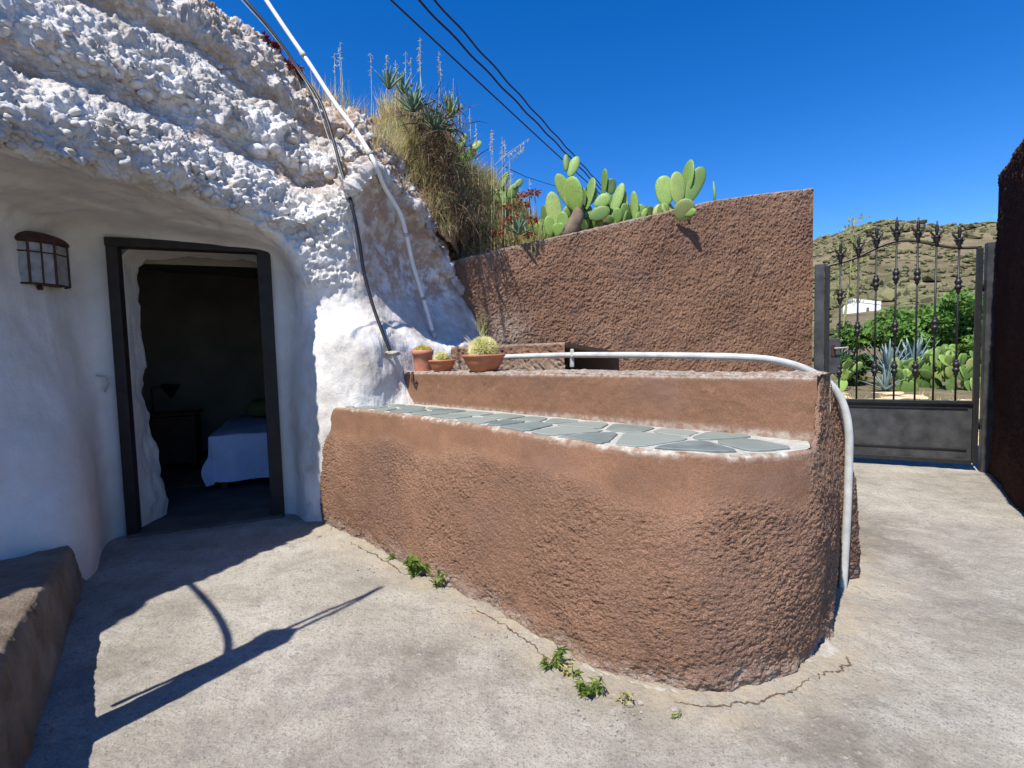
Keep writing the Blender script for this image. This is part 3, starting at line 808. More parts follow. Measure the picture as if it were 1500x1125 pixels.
for k, sd in enumerate(seeds):
    cell = [sd + np.array([math.cos(a), math.sin(a)]) * .42 for a in np.linspace(0, 2 * math.pi, 13)[:-1]]
    for o2 in seeds:
        if o2 is sd: continue
        dvec = o2 - sd; L = np.linalg.norm(dvec)
        if L < 1e-6: continue
        cell = clip_half(cell, (sd + o2) / 2 - dvec / L * r2.uniform(.011, .019), dvec / L)
        if len(cell) < 3: break
    if len(cell) < 3: continue
    # keep inside the shelf
    fr_ = mpoly_front[::3]
    for a, b in [(p, q) for p, q in zip(fr_[:-1], fr_[1:]) if np.linalg.norm((p + q) / 2 - sd) < .30] + [(mpoly_back[-1], mpoly_back[6])]:
        e_ = b - a; nrm = np.array([e_[1], -e_[0]]) / (np.linalg.norm(e_) + 1e-9)
        cell = clip_half(cell, a, nrm)
        if len(cell) < 3: break
    if len(cell) < 3: continue
    cell = [q for q in cell if q[0] < 1.15]
    if len(cell) < 3: continue
    out = []
    for i in range(len(cell)):
        a, b = np.array(cell[i]), np.array(cell[(i + 1) % len(cell)])
        if np.linalg.norm(b - a) < .05: out.append((a + b) / 2); continue
        q = r2.uniform(.12, .2); out += [a + (b - a) * q, b + (a - b) * q]
    out = [p + np.array([r2.uniform(-.004, .004), r2.uniform(-.004, .004)]) for p in out]
    cl = [out[0]]
    for p in out[1:]:
        if np.linalg.norm(p - cl[-1]) > .018: cl.append(p)
    if len(cl) < 3 or abs(area(cl)) < .0025: continue
    if area(cl) < 0: cl = cl[::-1]
    hgt = .0065 + r2.uniform(0, .003)
    tilt = (r2.uniform(-.008, .008), r2.uniform(-.008, .008))
    cx = np.mean(cl, axis=0); inn = [cx + (p - cx) * .965 for p in cl]; n = len(cl)
    vz = lambda p, z: (p[0], p[1], shelf_z(p[0]) + z + (p[0] - cx[0]) * tilt[0] + (p[1] - cx[1]) * tilt[1])
    vv = [vz(p, -.012) for p in cl] + [vz(p, hgt - .003) for p in cl] + [vz(p, hgt) for p in inn]
    ff = [(i, (i + 1) % n, n + (i + 1) % n, n + i) for i in range(n)] + [(n + i, n + (i + 1) % n, 2 * n + (i + 1) % n, 2 * n + i) for i in range(n)] + [tuple(range(2 * n, 3 * n))]
    obj('flagstone', vv, ff, M['slate'], seat)

# upper step (smooth render) with a worn mortar top, runs from the cave to the rounded end
bdir = (back1 - back0) / np.linalg.norm(back1 - back0); bnrm = np.array([bdir[1], -bdir[0]])   # towards the camera
if bnrm[1] > 0: bnrm = -bnrm
ext = np.linalg.norm(back1 - back0)
prof = resample([(0.0, .84), (0.0, 1.110), (-.012, 1.122), (-.25, 1.127), (-.26, 1.11), (-.28, .7)], 150)
uu = np.linspace(-.10, ext + .03, 460)
P0 = back0[None, None] + bdir[None, None] * uu[None, :, None] + bnrm[None, None] * prof[:, 0][:, None, None]
V = np.dstack([P0, np.repeat(prof[:, 1][:, None], len(uu), 1) + 0 * uu[None]])
Nn = grid_normals(V)
if (Nn[20, 200, :2] @ bnrm) < 0: Nn = -Nn
isface = (np.arange(150) < np.argmax(prof[:, 1] > 1.115))[:, None] * np.ones((1, len(uu)))
V = V + Nn * (0.009 * fbm(V * 2.4, 3) + (0.0022 + 0.006 * (1 - isface)) * fbm(V * 22, 3))[..., None]
topd = np.abs(V[..., 2] - 1.122)
worn = np.clip((1 - isface) * 1.0 + isface * 0.8 * (1 - sstep(.004, .03, topd)) + isface * .7 * (1 - sstep(.0, .035, V[..., 2] - .87)), 0, 1)
grid_obj('upper_step', V, M['stucco'], bench, attrs={'plain': isface * 1.0, 'worn': worn})
# paving behind the upper step, up to the retaining wall
ib = [back0 - bnrm * .24, back1 - bnrm * .24 + bdir * .02]
outer = topedge[topedge[:, 0] > 1.255][::10]
tv = None
ins = resample(np.array([(*back1, 1.118), (*(back1 - bnrm * .26), 1.118), (*(back1 - bnrm * .26 + np.array([.25, .5])), 1.08), (1.62, 3.3, 1.0), (2.0, 4.0, .98), (2.8, 5.5, .9)]), len(outer))
cap = np.stack([outer * (1 - q) + ins * q for q in np.linspace(0, 1, 9)]); cap[0, :, 2] -= .004
cap[1:, :, 2] += .006 * fbm(cap[1:] * 10, 3)
grid_obj('end_top', cap, M['stucco'], bench, attrs={'plain': cap[..., 0] * 0, 'worn': cap[..., 0] * 0 + .35})
tv = [(*(ib[0] - bdir * .3), .92), (*ib[0], .92), (*ib[1], 1.0)] + [(p[0], p[1], p[2] - .03) for p in ins[2::6]] + [(2.6, 5.5, .88), (1.5, 5.3, .9), (-.2, 5.1, .9)]
def fan(name, pts, mat, parent):
    cx = tuple(np.mean(np.array(pts), axis=0)); v = [cx] + list(pts); n = len(pts)
    return obj(name, v, [(0, 1 + i, 1 + (i + 1) % n) for i in range(n)], mat, parent)
fan('stair_paving', tv, M['mortar'], bench)
# crumbling mortar fillet at the foot
nn = 420; tb = np.linspace(0.9, 14.5, nn); fb = cat(base_c, tb); tg = np.gradient(fb, axis=0); ow = np.stack([tg[:, 1], -tg[:, 0]], 1); ow /= np.linalg.norm(ow, axis=1)[:, None]
wd = np.clip(0.036 + 0.06 * fbm(np.stack([fb[:, 0] * 3.2, fb[:, 1] * 3.2, fb[:, 0] * 0 + 4], 1), 4), 0.004, .2) * (0.35 + 0.9 * np.exp(-((tb - 10) / 2.6) ** 2))
ht = wd * .30
rws = []
for q, (a, b) in enumerate([(-.03, 1.0), (.12, .95), (.4, .62), (.75, .34), (1.0, -.25)]):
    pts = fb + ow * (wd * a + .012)[:, None]
    rws.append(np.column_stack([pts, ht * b + .004]))
V = np.array(rws); V[1:4] += (0.010 * fbm(V[1:4] * 24, 3))[..., None] * np.array([0, 0, 1.0])
grid_obj('mortar_fillet', V, M['mortar'], bench)

# cracks where the wall foot has come away from the concrete
def crack(t0, t1, off, seed):
    n = 70; tq = np.linspace(t0, t1, n); p = cat(base_c, tq); g = np.gradient(p, axis=0); o_ = np.stack([g[:, 1], -g[:, 0]], 1); o_ /= np.linalg.norm(o_, axis=1)[:, None]
    rq = np.random.default_rng(seed); wob = np.cumsum(rq.normal(0, .0045, n)); wob -= np.linspace(wob[0], wob[-1], n)
    wd_ = np.clip(.0035 + rq.normal(0, .0018, n), .0008, .008) * np.sin(np.linspace(.15, 3.0, n)) ** .5
    a = p + o_ * (off + wob - wd_)[:, None]; b = p + o_ * (off + wob + wd_)[:, None]; z = yard_z(p + o_ * (off + wob)[:, None]) + .0012
    W = np.stack([np.column_stack([a, z]), np.column_stack([p + o_ * (off + wob)[:, None], z + .0005]), np.column_stack([b, z])])
    grid_obj('crack', W, M['potting_soil'], bench)
crack(6.4, 8.6, .075, 1); crack(3.6, 4.9, .07, 2); crack(8.7, 9.8, .10, 3); crack(1.6, 2.6, .07, 4)

# ------------------------------------------------------------------ RETAINING WALL behind the steps
WA, WB = np.array([-.70, 5.09]), np.array([3.165, 5.40])
wdv = (WB - WA) / np.linalg.norm(WB - WA); wn_ = np.array([wdv[1], -wdv[0]])
WL = np.linalg.norm(WB - WA)
wp0 = (WA[0], WA[1], 0); wnv = (wn_[0], wn_[1], 0)
tp = []
for (u, v) in [(640, 389), (675, 380), (760, 360), (850, 340), (930, 322), (1000, 305), (1050, 294), (1120, 284), (1190, 277)]:
    p = on_plane(u, v, wp0, wnv); tp.append(((p.x - WA[0]) * wdv[0] + (p.y - WA[1]) * wdv[1], p.z))
tp = np.array(tp)
def wall_top(s): return np.interp(s, tp[:, 0], tp[:, 1])
def wall_pt(s, off=0.0): return WA + wdv * s - wn_ * off
ret = thing('retaining_wall', (1.3, 5.0, 0), 'tall brown roughcast retaining wall with sloping top, prickly pears growing over it', 'wall')
def rough_wall(name, A, B, topz, thick, parent, mat, cols=760, rows=400, z0=-.05, plainv=0.0, amp=1.0):
    A = np.array(A, float); B = np.array(B, float); L = np.linalg.norm(B - A); d = (B - A) / L; nv = np.array([d[1], -d[0]])
    s = np.linspace(0, L, cols)
    tz = topz(s)
    nf = rows; h = np.linspace(0, 1, nf)[:, None]
    front = np.dstack([np.repeat((A[None] + d[None] * s[:, None])[None], nf, 0), z0 + (tz[None] - z0) * h])
    g = [front]
    for off, dz in ((.015, .012), (.05, .018), (thick * .5, .02), (thick - .03, .015), (thick, -.01), (thick, -.5)):
        g.append(np.dstack([(A[None] + d[None] * s[:, None] - nv[None] * off)[None], (tz + dz)[None]]))
    g.append(np.dstack([(A[None] + d[None] * s[:, None] - nv[None] * thick)[None], np.full((1, cols), z0)]))
    V = np.concatenate(g, 0); k = V.shape[0]
    isf = (np.arange(k) < nf)[:, None]
    vn = fbm(V * 44 + 0.6 * np.dstack([fbm(V * 25, 2)] * 3), 3)
    rdg = 1 - np.abs(perlin(V * np.array([50, 50, 58]) + 1.0 * np.dstack([perlin(V * 25)] * 3)))
    dsp = amp * (0.0085 * rdg ** 2 + 0.007 * vn + .006 * fbm(V * 18, 2)) * isf + 0.02 * fbm(V * 1.5, 3) * isf
    V[..., :2] += nv[None, None] * dsp[..., None]
    V[..., 2] += (~isf) * 0.008 * fbm(V * 12, 3)
    dt = tz[None] - V[..., 2]
    worn = np.where(isf, .5 * (1 - sstep(0, .05, dt)), 0.55)
    worn = np.clip(worn + .6 * np.exp(-(((V - np.array([-.05, 5.12, 1.45])) ** 2).sum(-1)) / .05), 0, 1)
    o = grid_obj(name, V, mat, parent, attrs={'plain': V[..., 0] * 0 + plainv, 'worn': worn})
    # end faces
    for e in (0, cols - 1):
        a = A + d * s[e]; q = [(*(a), z0), (*(a - nv * thick), z0), (*(a - nv * thick), tz[e] - .012), (*(a + nv * .004), tz[e])]
        obj('end_face', q, [(0, 1, 2, 3)], mat, parent)
    return o
rough_wall('wall_face', WA, WB, wall_top, .22, ret, M['stucco'])

# low block on the stairs between the upper step and the retaining wall, its far side in shade
blk = thing('stair_block', (.3, 4.0, .9), 'low brown roughcast stair block behind the white handrail', 'wall')
c0 = P(828, 501, 3.50); cL = np.array([-.50, 4.32]); cR = np.array([.95, 4.52]); c0 = np.array([c0.x, c0.y])
def blk_face(a, b, za, zb, name):
    a, b = np.array(a), np.array(b); L = np.linalg.norm(b - a); d = (b - a) / L; nv = np.array([d[1], -d[0]])
    s = np.linspace(0, L, 150); h = np.linspace(0, 1, 60)[:, None]
    tz = za + (zb - za) * (s / L)
    V = np.dstack([np.repeat((a[None] + d[None] * s[:, None])[None], 60, 0), .85 + (tz[None] - .85) * h])
    rdg = 1 - np.abs(perlin(V * 30)); V[..., :2] += nv[None, None] * (0.014 * rdg ** 2 + .008 * fbm(V * 26, 3))[..., None] * (1 - sstep(.97, 1, h))[..., None]
    w = .6 * (1 - sstep(.0, .14, V[..., 2] - 1.14)) * np.ones_like(V[..., 0]) + .5 * (1 - sstep(0, .03, tz[None] - V[..., 2]))
    grid_obj(name, V, M['stucco'], blk, attrs={'plain': V[..., 0] * 0, 'worn': np.clip(w, 0, 1)})
zc, zl_, zr_ = 1.308, 1.308, 1.225
blk_face(cL, c0, zl_, zc, 'left_face'); 
_k = (cR - c0) / np.linalg.norm(cR - c0)
obj('opening_lintel', [(*c0, zc), (*cR, zr_), (*cR, zr_ - .028), (*c0, zc - .028), (*(c0 + np.array([-.05, .04])), zc - .028), (*(cR + np.array([-.05, .04])), zr_ - .028)], [(0, 1, 2, 3), (3, 2, 5, 4)], M['stucco'], blk)
bk2 = np.array([.2, 5.1])
tv = [(*cL, zl_), (*c0, zc), (*cR, zr_), (*bk2, zl_)]
obj('block_top', tv + [(cL[0], cL[1], .85), (bk2[0], bk2[1], .85), (cR[0], cR[1], .85)], [(0, 1, 2, 3), (0, 3, 5, 4), (3, 2, 6, 5)], M['stucco'], blk)

# ------------------------------------------------------------------ side wall beyond the gate, shade put into its stucco colour
side = thing('side_wall', (4.5, 4.2, 0), 'tall brown roughcast wall with shade put into its dark colour beside the gate post', 'wall')
rough_wall('wall_face', (4.50, 4.775), (3.30, 3.14), lambda s: 2.74 + 0 * s, .30, side, M['stucco_shaded'], 260, 260, amp=1.3)

# ------------------------------------------------------------------ low kerb at lower left
kerb = thing('low_kerb', (-2.1, 2.1, 0), 'low rough mortar kerb with rust stain running along the cave wall by the door', 'kerb')
ka, kb = np.array([-2.42, 2.78]), np.array([-1.08, .86])
kd = (kb - ka) / np.linalg.norm(kb - ka); kn = np.array([-kd[1], kd[0]])
if kn[0] < 0: kn = -kn
L = np.linalg.norm(kb - ka)
kp = resample([(0.0, -.05), (-.01, .05), (-.04, .235), (-.055, .256), (-.08, .262), (-.35, .262), (-.75, .26)], 120)
s = np.linspace(-.22, L, 330)
V = np.dstack([ka[None, None] + kd[None, None] * s[None, :, None] + kn[None, None] * kp[:, 0][:, None, None], kp[:, 1][:, None] * np.interp(s, [0, L * .7], [.95, 1.42])[None]])
Nn = grid_normals(V)
if (Nn[40, 100, :2] @ kn) < 0: Nn = -Nn
V = V + Nn * (0.012 * fbm(V * 4, 4) + .005 * fbm(V * 20, 3))[..., None]
rust = 1.0 * np.exp(-(((s[None] - 1.42) / .10) ** 2 + ((V[..., 2] - .05) / .10) ** 2)) * sstep(-.3, .3, fbm(V * 9, 3))
grid_obj('kerb_body', V, M['old_mortar'], kerb, attrs={'rust': np.clip(rust, 0, 1)})
e0 = V[:, 0]; 
fan('kerb_end', [tuple(p) for p in e0[::6]] + [(e0[-1][0], e0[-1][1], -.05)], M['old_mortar'], kerb)

# ------------------------------------------------------------------ earth bank above the retaining wall
bx, by = np.meshgrid(np.linspace(-2.9, 3.12, 240), np.linspace(0, 1, 130))
front_y = np.where(bx < -.52, np.interp(bx, [-2.9, -1.7, -1.3, -1.0, -.55], [6.6, 6.0, 5.25, 4.75, 4.85]), WA[1] + (bx - WA[0]) * (wdv[1] / wdv[0]) + .14)
yy = front_y + by ** 1.5 * (13.5 - front_y)
zx = np.interp(bx, [-2.9, -2.1, -1.55, -1.15, -.78, -.41, -.02, .4, .7, 1.0, 2.0, 3.2], [4.75, 4.4, 4.12, 3.90, 3.64, 3.36, 3.05, 2.66, 2.48, 2.42, 2.62, 2.70])
dep = yy - front_y
zz = zx + 0.10 * dep * sstep(0, 2.5, dep)
drop = (1 - sstep(0.0, .55, dep)) * np.interp(bx, [-1.4, -.9, -.5, .0, .4, .7], [.75, 1.05, 1.12, .92, .35, .15])
zz = zz - drop + 0.05 * fbm(np.dstack([bx, yy, bx * 0]) * 2.5, 4) - .06
zz = zz - 3.2 * sstep(11, 13.5, yy) 
bankV = np.dstack([bx, yy, zz]); Nn = grid_normals(bankV)
bankV = bankV + Nn * (.05 * fbm(bankV * 6, 4) * (bx < -.2))[..., None]
bank = grid_obj('earth_bank', bankV, M['earth']); tag(bank, kind='structure')
BR, BC = bankV.shape[:2]; idx = np.arange(BR * BC).reshape(BR, BC)
bbvh = BVHTree.FromPolygons([Vector(p) for p in bankV.reshape(-1, 3)], np.stack([idx[:-1, :-1], idx[:-1, 1:], idx[1:, 1:], idx[1:, :-1]], -1).reshape(-1, 4).tolist())
def on_bank(u, v):
    d = ray(u, v).normalized(); o = Vector((0, 0, CAM_H))
    best = None
    for t in (bbvh, bvh):
        hit, nn, _, dist = t.ray_cast(o, d, 14)
        if hit is not None and (best is None or dist < best[1]): best = (hit, dist)
    return best[0] if best else None
def bank_at(x, y):
    best = None
    for t in (bbvh, bvh):
        hit, nn, _, dist = t.ray_cast(Vector((x, y, 9)), Vector((0, 0, -1)), 12)
        if hit is not None and (best is None or hit.z > best.z): best = hit
    return best if best is not None else Vector((x, y, 2.0))
# ================================================================== THINGS IN THE YARD
def ledge_pt(u, v, back=.1):
    """a point on the worn top of the upper step below a sight line"""
    return G(u, v, 1.125)
def spiky_ball(root, c, r, n, mat, L, seed, body='barrel_green', squash=.85):
    rr = random.Random(seed)
    prof = [(r * math.sin(a), -r * squash * math.cos(a)) for a in np.linspace(.25, math.pi - .02, 12)]
    b = MB().lathe(prof, c, 16).build('cactus_body', M[body], root, smooth=True)
    mb = MB()
    for k in range(n):
        z = 1 - 1.45 * (k + .5) / n; a = k * 2.39996
        d = Vector((math.sqrt(max(0, 1 - z * z)) * math.cos(a), math.sqrt(max(0, 1 - z * z)) * math.sin(a), z))
        p = Vector(c) + Vector((d.x * r, d.y * r, d.z * r * squash))
        for q in range(4):
            e = (d + Vector((rr.uniform(-.7, .7), rr.uniform(-.7, .7), rr.uniform(-.5, .7)))).normalized()
            s = e.orthogonal().normalized() * .0022
            t = e.cross(s).normalized() * .0022
            tip = p + e * L * rr.uniform(.6, 1.15)
            mb.add([p + s, p - s * .5 + t, p - s * .5 - t, tip], [(0, 1, 3), (1, 2, 3), (2, 0, 3)])
    o = mb.build('spines', M[mat], b); o['kind'] = 'stuff'
# big bowl
def pot(name, prof, c, label, cat, pmat):
    t = thing(name, c, label, cat, 'potted cacti on the upper step')
    outer = [(r, h) for r, h in prof]
    top_r, top_h = outer[-1]
    full = outer + [(top_r - .012, top_h), (top_r - .02, top_h - .02)]
    MB().lathe(full, c, 40, cap=False).build('pot', M[pmat], t, smooth=True)
    MB().lathe([(outer[0][0], 0.0), (0.004, 0.002)], c, 40, cap=False).build('pot_base', M[pmat], t)
    sr = top_r - .018
    MB().lathe([(sr, top_h - .02), (sr * .5, top_h - .012), (.003, top_h - .010)], c, 28, cap=False).build('soil', M['potting_soil'], t, smooth=True)
    return t
c = P(709, 541, 3.50); c.z = 1.122; k = c.y / 750
W_ = 31 * k
t = pot('potted_cactus', [(17 * k, 0), (22 * k, 5 * k), (27 * k, 13 * k), (29.5 * k, 20 * k), (30 * k, 21.5 * k), (31.8 * k, 22 * k), (31.8 * k, 25 * k)], c, 'round pale yellow cactus in a wide terracotta bowl by the handrail end', 'potted cactus', 'terracotta')
spiky_ball(t, c + Vector((0, 0, 32 * k)), 16.5 * k, 420, 'spine', 8.5 * k, 1)
c = P(648, 541, 3.75); c.z = 1.122; k = c.y / 750
t = pot('potted_cactus', [(11 * k, 0), (14 * k, 3 * k), (17 * k, 9 * k), (18.5 * k, 14 * k), (19.8 * k, 14.5 * k), (19.8 * k, 17 * k)], c, 'small yellow cactus in a small shallow terracotta bowl', 'potted cactus', 'terracotta')
spiky_ball(t, c + Vector((0, 0, 18.5 * k)), 9 * k, 200, 'spine', 5.5 * k, 2)
c = P(620, 540, 3.92); c.z = 1.122; k = c.y / 750
t = pot('potted_cactus', [(12.2 * k, 0), (13.2 * k, 12 * k), (14 * k, 23.5 * k), (15.4 * k, 24 * k), (15.8 * k, 31 * k)], c, 'low orange-yellow cactus in a straight pinkish plant pot', 'potted cactus', 'terracotta_pink')
spiky_ball(t, c + Vector((0, 0, 30 * k)), 11 * k, 130, 'spine_orange', 4.5 * k, 3, squash=.55)

# white water pipe running down the rock, with its lower grey joint
def rock_path(pts, off):
    out = []
    for (u, v) in pts:
        h = on_rock(u, v, off)
        out.append(h)
    return out
def smooth_path(pts, n):
    a = np.array([tuple(p) for p in pts]); return [Vector(p) for p in cat(a, np.linspace(0, len(a) - 1, n))]
def pull(pts, it=30):
    """a stiff pipe bridges the hollows of the rock: relax the sight-line depths"""
    o = Vector((0, 0, CAM_H)); ds = [(p - o) for p in pts]; L = [d.length for d in ds]; n = len(L)
    base = L[:]
    for _ in range(it):
        L2 = L[:]
        for i in range(1, n - 1): L2[i] = min(base[i], .5 * L[i] + .25 * (L[i - 1] + L[i + 1]))
        L = L2
    return [o + d.normalized() * l for d, l in zip(ds, L)]
wp_px = [(372, -30), (390, 0), (420, 45), (455, 96), (490, 150), (520, 196), (548, 240), (568, 275), (582, 310), (592, 345), (601, 385), (612, 425), (622, 460), (630, 489)]
wpp = rock_path(wp_px, .03)
for i, p in enumerate(wpp):
    if p is None: wpp[i] = P(*wp_px[i], 4.5)
wpp = pull(wpp)
wt = thing('water_pipe', (wpp[-1].x, wpp[-1].y, 1.127), 'white plastic water pipe curving down the rock to the upper step', 'pipe')
MB().tube(smooth_path(wpp, 70), .0175, 10).build('pipe_run', M['white_pipe'], wt, smooth=True)
for q in (14, 30, 47, 60):
    sp0 = smooth_path(wpp, 70); MB().tube([sp0[q], sp0[q].lerp(sp0[q + 1], .7)], .0225, 10).build('coupling', M['grey_pipe'], wt, smooth=True)
e = wpp[-1]; d_ = (wpp[-1] - wpp[-2]).normalized()
MB().tube([e - d_ * .01, e + d_ * .05], .026, 12).build('joint', M['grey_pipe'], wt, smooth=True)
foot = G(638, 512, 1.127); foot.z = 1.11
foot = Vector((foot.x, max(foot.y, e.y - .02), 1.10)); foot.x = P(638, 512, foot.y).x
MB().tube([e + d_ * .045, e.lerp(foot, .5), foot], .021, 10).build('lower_pipe', M['grey_pipe'], wt, smooth=True)
MB().tube([e + d_ * .03 + Vector((-.05, -.01, -.02)), e + d_ * .03 + Vector((-.045, -.01, -.12))], .016, 8).build('valve', M['rust_metal'], wt, smooth=True)
# black hose beside it
bp_px = [(345, -20), (360, 0), (400, 48), (440, 105), (470, 155), (492, 205), (505, 255), (512, 305), (520, 355), (530, 400), (544, 450), (556, 488), (566, 517)]
bpp = rock_path(bp_px, .038)
for i, p in enumerate(bpp):
    if p is None: bpp[i] = P(*bp_px[i], 4.4)
bpp = pull(bpp, 12)
bt = thing('black_hose', tuple(bpp[-1]), 'black hose with a thin cable hanging down the rock, ending in a mortar plug', 'hose')
pth = smooth_path(bpp, 60)
MB().tube(pth, .013, 8).build('hose_run', M['black_hose'], bt, smooth=True)
MB().tube([p + Vector((-.025 - .012 * math.sin(i * .35), -.004, .004)) for i, p in enumerate(pth[:44])], .0035, 6).build('thin_cable', M['grey_pipe'], bt, smooth=True)
bm = bmesh.new(); bmesh.ops.create_icosphere(bm, subdivisions=3, radius=1)
pv = np.array([tuple(q.co) for q in bm.verts]); pf = [[q.index for q in f.verts] for f in bm.faces]; bm.free()
pv = pv * (1 + .35 * fbm(pv * 1.8, 3))[:, None] * np.array([.055, .03, .02]) + np.array(bpp[-1]) + np.array([.015, .0, -.01])
obj('mortar_plug', pv, pf, M['mortar'], bt, smooth=True)

# handrail
rp = [P(725, 524, 3.78), P(737, 523, 3.70), P(838, 520, 3.35), P(1000, 521, 2.80), P(1100, 524, 2.60), P(1150, 531, 2.56), P(1185, 543, 2.54), P(1215, 562, 2.52), P(1234, 590, 2.51), P(1243, 630, 2.50), P(1243, 690, 2.50), P(1240, 770, 2.51), P(1234, 868, 2.53)]
rp[-1].z = -.03
hr = thing('handrail', (rp[-1].x, rp[-1].y, 0), 'white painted tube handrail bending down to the concrete at the wall end', 'handrail')
MB().tube(smooth_path(rp, 110), .0185, 12).build('rail', M['rail_paint'], hr, smooth=True)
b0 = P(838, 520, 3.35)
MB().box(b0 + Vector((0, .02, -.03)), (.024, .05, .10), bev=.004).build('bracket', M['grey_pipe'], hr)
MB().box(b0 + Vector((0, -.002, .012)), (.022, .04, .055), bev=.006).build('clamp', M['rail_paint'], hr)
MB().tube([rp[0], rp[0].lerp(rp[1], .9)], .022, 10).build('end_sleeve', M['dark_timber'], hr, smooth=True)

# small hook added for a shadow mark at the end of the upper step
hk = P(604, 552, 3.86)
t = thing('shadow_hook', tuple(hk), 'small hook added for a dark shadow mark in the corner below the pots', 'hook')
MB().tube([hk + Vector((0, .06, .03)), hk + Vector((0, 0, .03)), hk + Vector((.0, -.012, -.03)), hk + Vector((.015, -.03, -.05)), hk + Vector((.05, -.02, -.045))], .009, 7).build('hook_bar', M['rust_metal'], t, smooth=True)
MB().box(hk + Vector((.045, -.012, -.04)), (.035, .02, .03), bev=.004).build('hook_plate', M['rust_metal'], t)

# wall lantern: half-hexagon box with a curved cap
lp = on_rock(52, 388, .0)
nl = Vector((.88, -.47, 0)).normalized(); tl = Vector((-nl.y, nl.x, 0))      # tl points away along the wall
lan = thing('wall_lantern', tuple(lp), 'rusty brown wall lantern with frosted panes left of the cave doorway', 'lantern')
k = lp.y / 750 * 1.02
hw, hh_, dp = 35 * k, 29 * k, 22 * k
plan = [(-hw, -.03), (-hw, dp * .35), (-hw * .42, dp), (hw * .42, dp), (hw, dp * .35), (hw, -.03)]
def lw(a, b, z): return lp + tl * a + nl * b + Vector((0, 0, z))
for i in range(5):
    a, b = plan[i], plan[i + 1]
    v = [lw(*a, -hh_), lw(*b, -hh_), lw(*b, hh_), lw(*a, hh_)]
    ins = lambda p: p - nl * .004
    mb = MB(); q = [ins(p) for p in v]; mb.add(q + [p - nl * .003 for p in q], [(0, 1, 2, 3), (7, 6, 5, 4), (0, 4, 5, 1), (1, 5, 6, 2), (2, 6, 7, 3), (3, 7, 4, 0)])
    mb.build('pane', M['lantern_glass'], lan)
for i in range(6):
    a = plan[i]; MB().tube([lw(*a, -hh_ - .004), lw(*a, hh_ + .004)], .0065, 6).build('corner_bar', M['rust_metal'], lan)
for z in (-hh_, hh_ * .52, hh_):
    MB().tube([lw(*a, z) for a in plan], .0065 if abs(z) > hh_ * .9 else .0045, 6).build('hoop', M['rust_metal'], lan)
for f_ in (.33, .67):
    a, b = plan[2], plan[3]; x = a[0] + (b[0] - a[0]) * f_
    if f_ < .5: MB().tube([lw(0, dp, -hh_), lw(0, dp, hh_)], .0045, 6).build('glazing_bar', M['rust_metal'], lan)
cap = MB(); vs = []; rows_ = 7
for r_ in range(rows_):
    f_ = r_ / (rows_ - 1); sc = 1.10 * math.cos(f_ * math.pi / 2 * .96); z = hh_ + .004 + hh_ * .55 * math.sin(f_ * math.pi / 2)
    vs += [lw(a * (sc * .75 + .25 * sc), b * sc, z) for a, b in plan]
fs = [(r_ * 6 + i, r_ * 6 + i + 1, (r_ + 1) * 6 + i + 1, (r_ + 1) * 6 + i) for r_ in range(rows_ - 1) for i in range(5)] + [tuple(range(6))]
cap.add(vs, fs); cap.build('cap', M['rust_metal'], lan)
MB().lathe([(.012, 0), (.016, .012), (.006, .03)], lw(0, dp * .4, -hh_ - .03), 10).build('finial', M['rust_metal'], lan, smooth=True)
MB().box(lw(0, .0, 0), (hw * 1.7, .06, hh_ * 2), Matrix((tl, nl, Vector((0, 0, 1)))).transposed()).build('back_plate', M['rust_metal'], lan)
# thin curved iron handle on the wall beside the jamb
hp = on_rock(148, 562, .012)
MBh = MB().tube([hp + tl * -.03 + Vector((0, 0, .06)), hp + tl * .02 + Vector((0, 0, .05)) + nl * .02, hp + tl * .03 + nl * .03, hp + tl * .01 + Vector((0, 0, -.06)) + nl * .01], .006, 6)
t = thing('wall_ring', tuple(hp), 'thin curved iron ring fixed on the wall beside the door jamb', 'ring'); MBh.build('ring_bar', M['grey_pipe'], t, smooth=True)

# ------------------------------------------------------------------ the gate
GL = Vector((3.51144, 5.28836, 0)); GD = Vector((.88361, -.46822, 0)); GN = Vector((-GD.y, GD.x, 0)); GM = Matrix((GD, GN, Vector((0, 0, 1)))).transposed()
def gp(s, z, n=0.0): return GL + GD * s + GN * n + Vector((0, 0, z))
gate = thing('iron_gate', tuple(gp(.36, 0)), 'black wrought iron garden gate with spear finials and a solid lower panel', 'gate')
MB().box(gp(-.22, 1.07), (.045, .045, 1.98), GM, .004).build('stile', M['iron'], gate)
MB().box(gp(.99, 1.09), (.045, .045, 2.02), GM, .004).build('stile', M['iron'], gate)
MB().box(gp(.385, .655), (1.166, .05, .035), GM, .004).build('cross_rail', M['iron'], gate)
MB().box(gp(.385, .085), (1.166, .05, .045), GM, .004).build('bottom_rail', M['iron'], gate)
MB().box(gp(.385, .37, .004), (1.166, .006, .54), GM).build('panel', M['iron_panel'], gate)
MB().box(gp(.385, .20, -.006), (1.10, .010, .012), GM).build('panel_bead', M['iron'], gate)
MB().box(gp(.385, .60, -.006), (1.10, .010, .014), GM).build('panel_bead', M['iron'], gate)
def rail_z(s):
    return float(np.interp(s, [-.24, -.12, 0, .12, .24, .36, .48, .60, .72, .84, 1.0], [2.055, 2.075, 2.10, 2.155, 2.215, 2.245, 2.235, 2.19, 2.145, 2.115, 2.105]))
sp_ = np.linspace(-.24, 1.0, 40); zz_ = np.array([rail_z(s) for s in sp_]); zz_ = np.convolve(np.pad(zz_, 2, 'edge'), np.ones(5) / 5, 'valid')
MB().tube([gp(s, z) for s, z in zip(sp_, zz_)], .014, 8).build('top_rail', M['bronze_iron'], gate, smooth=True)
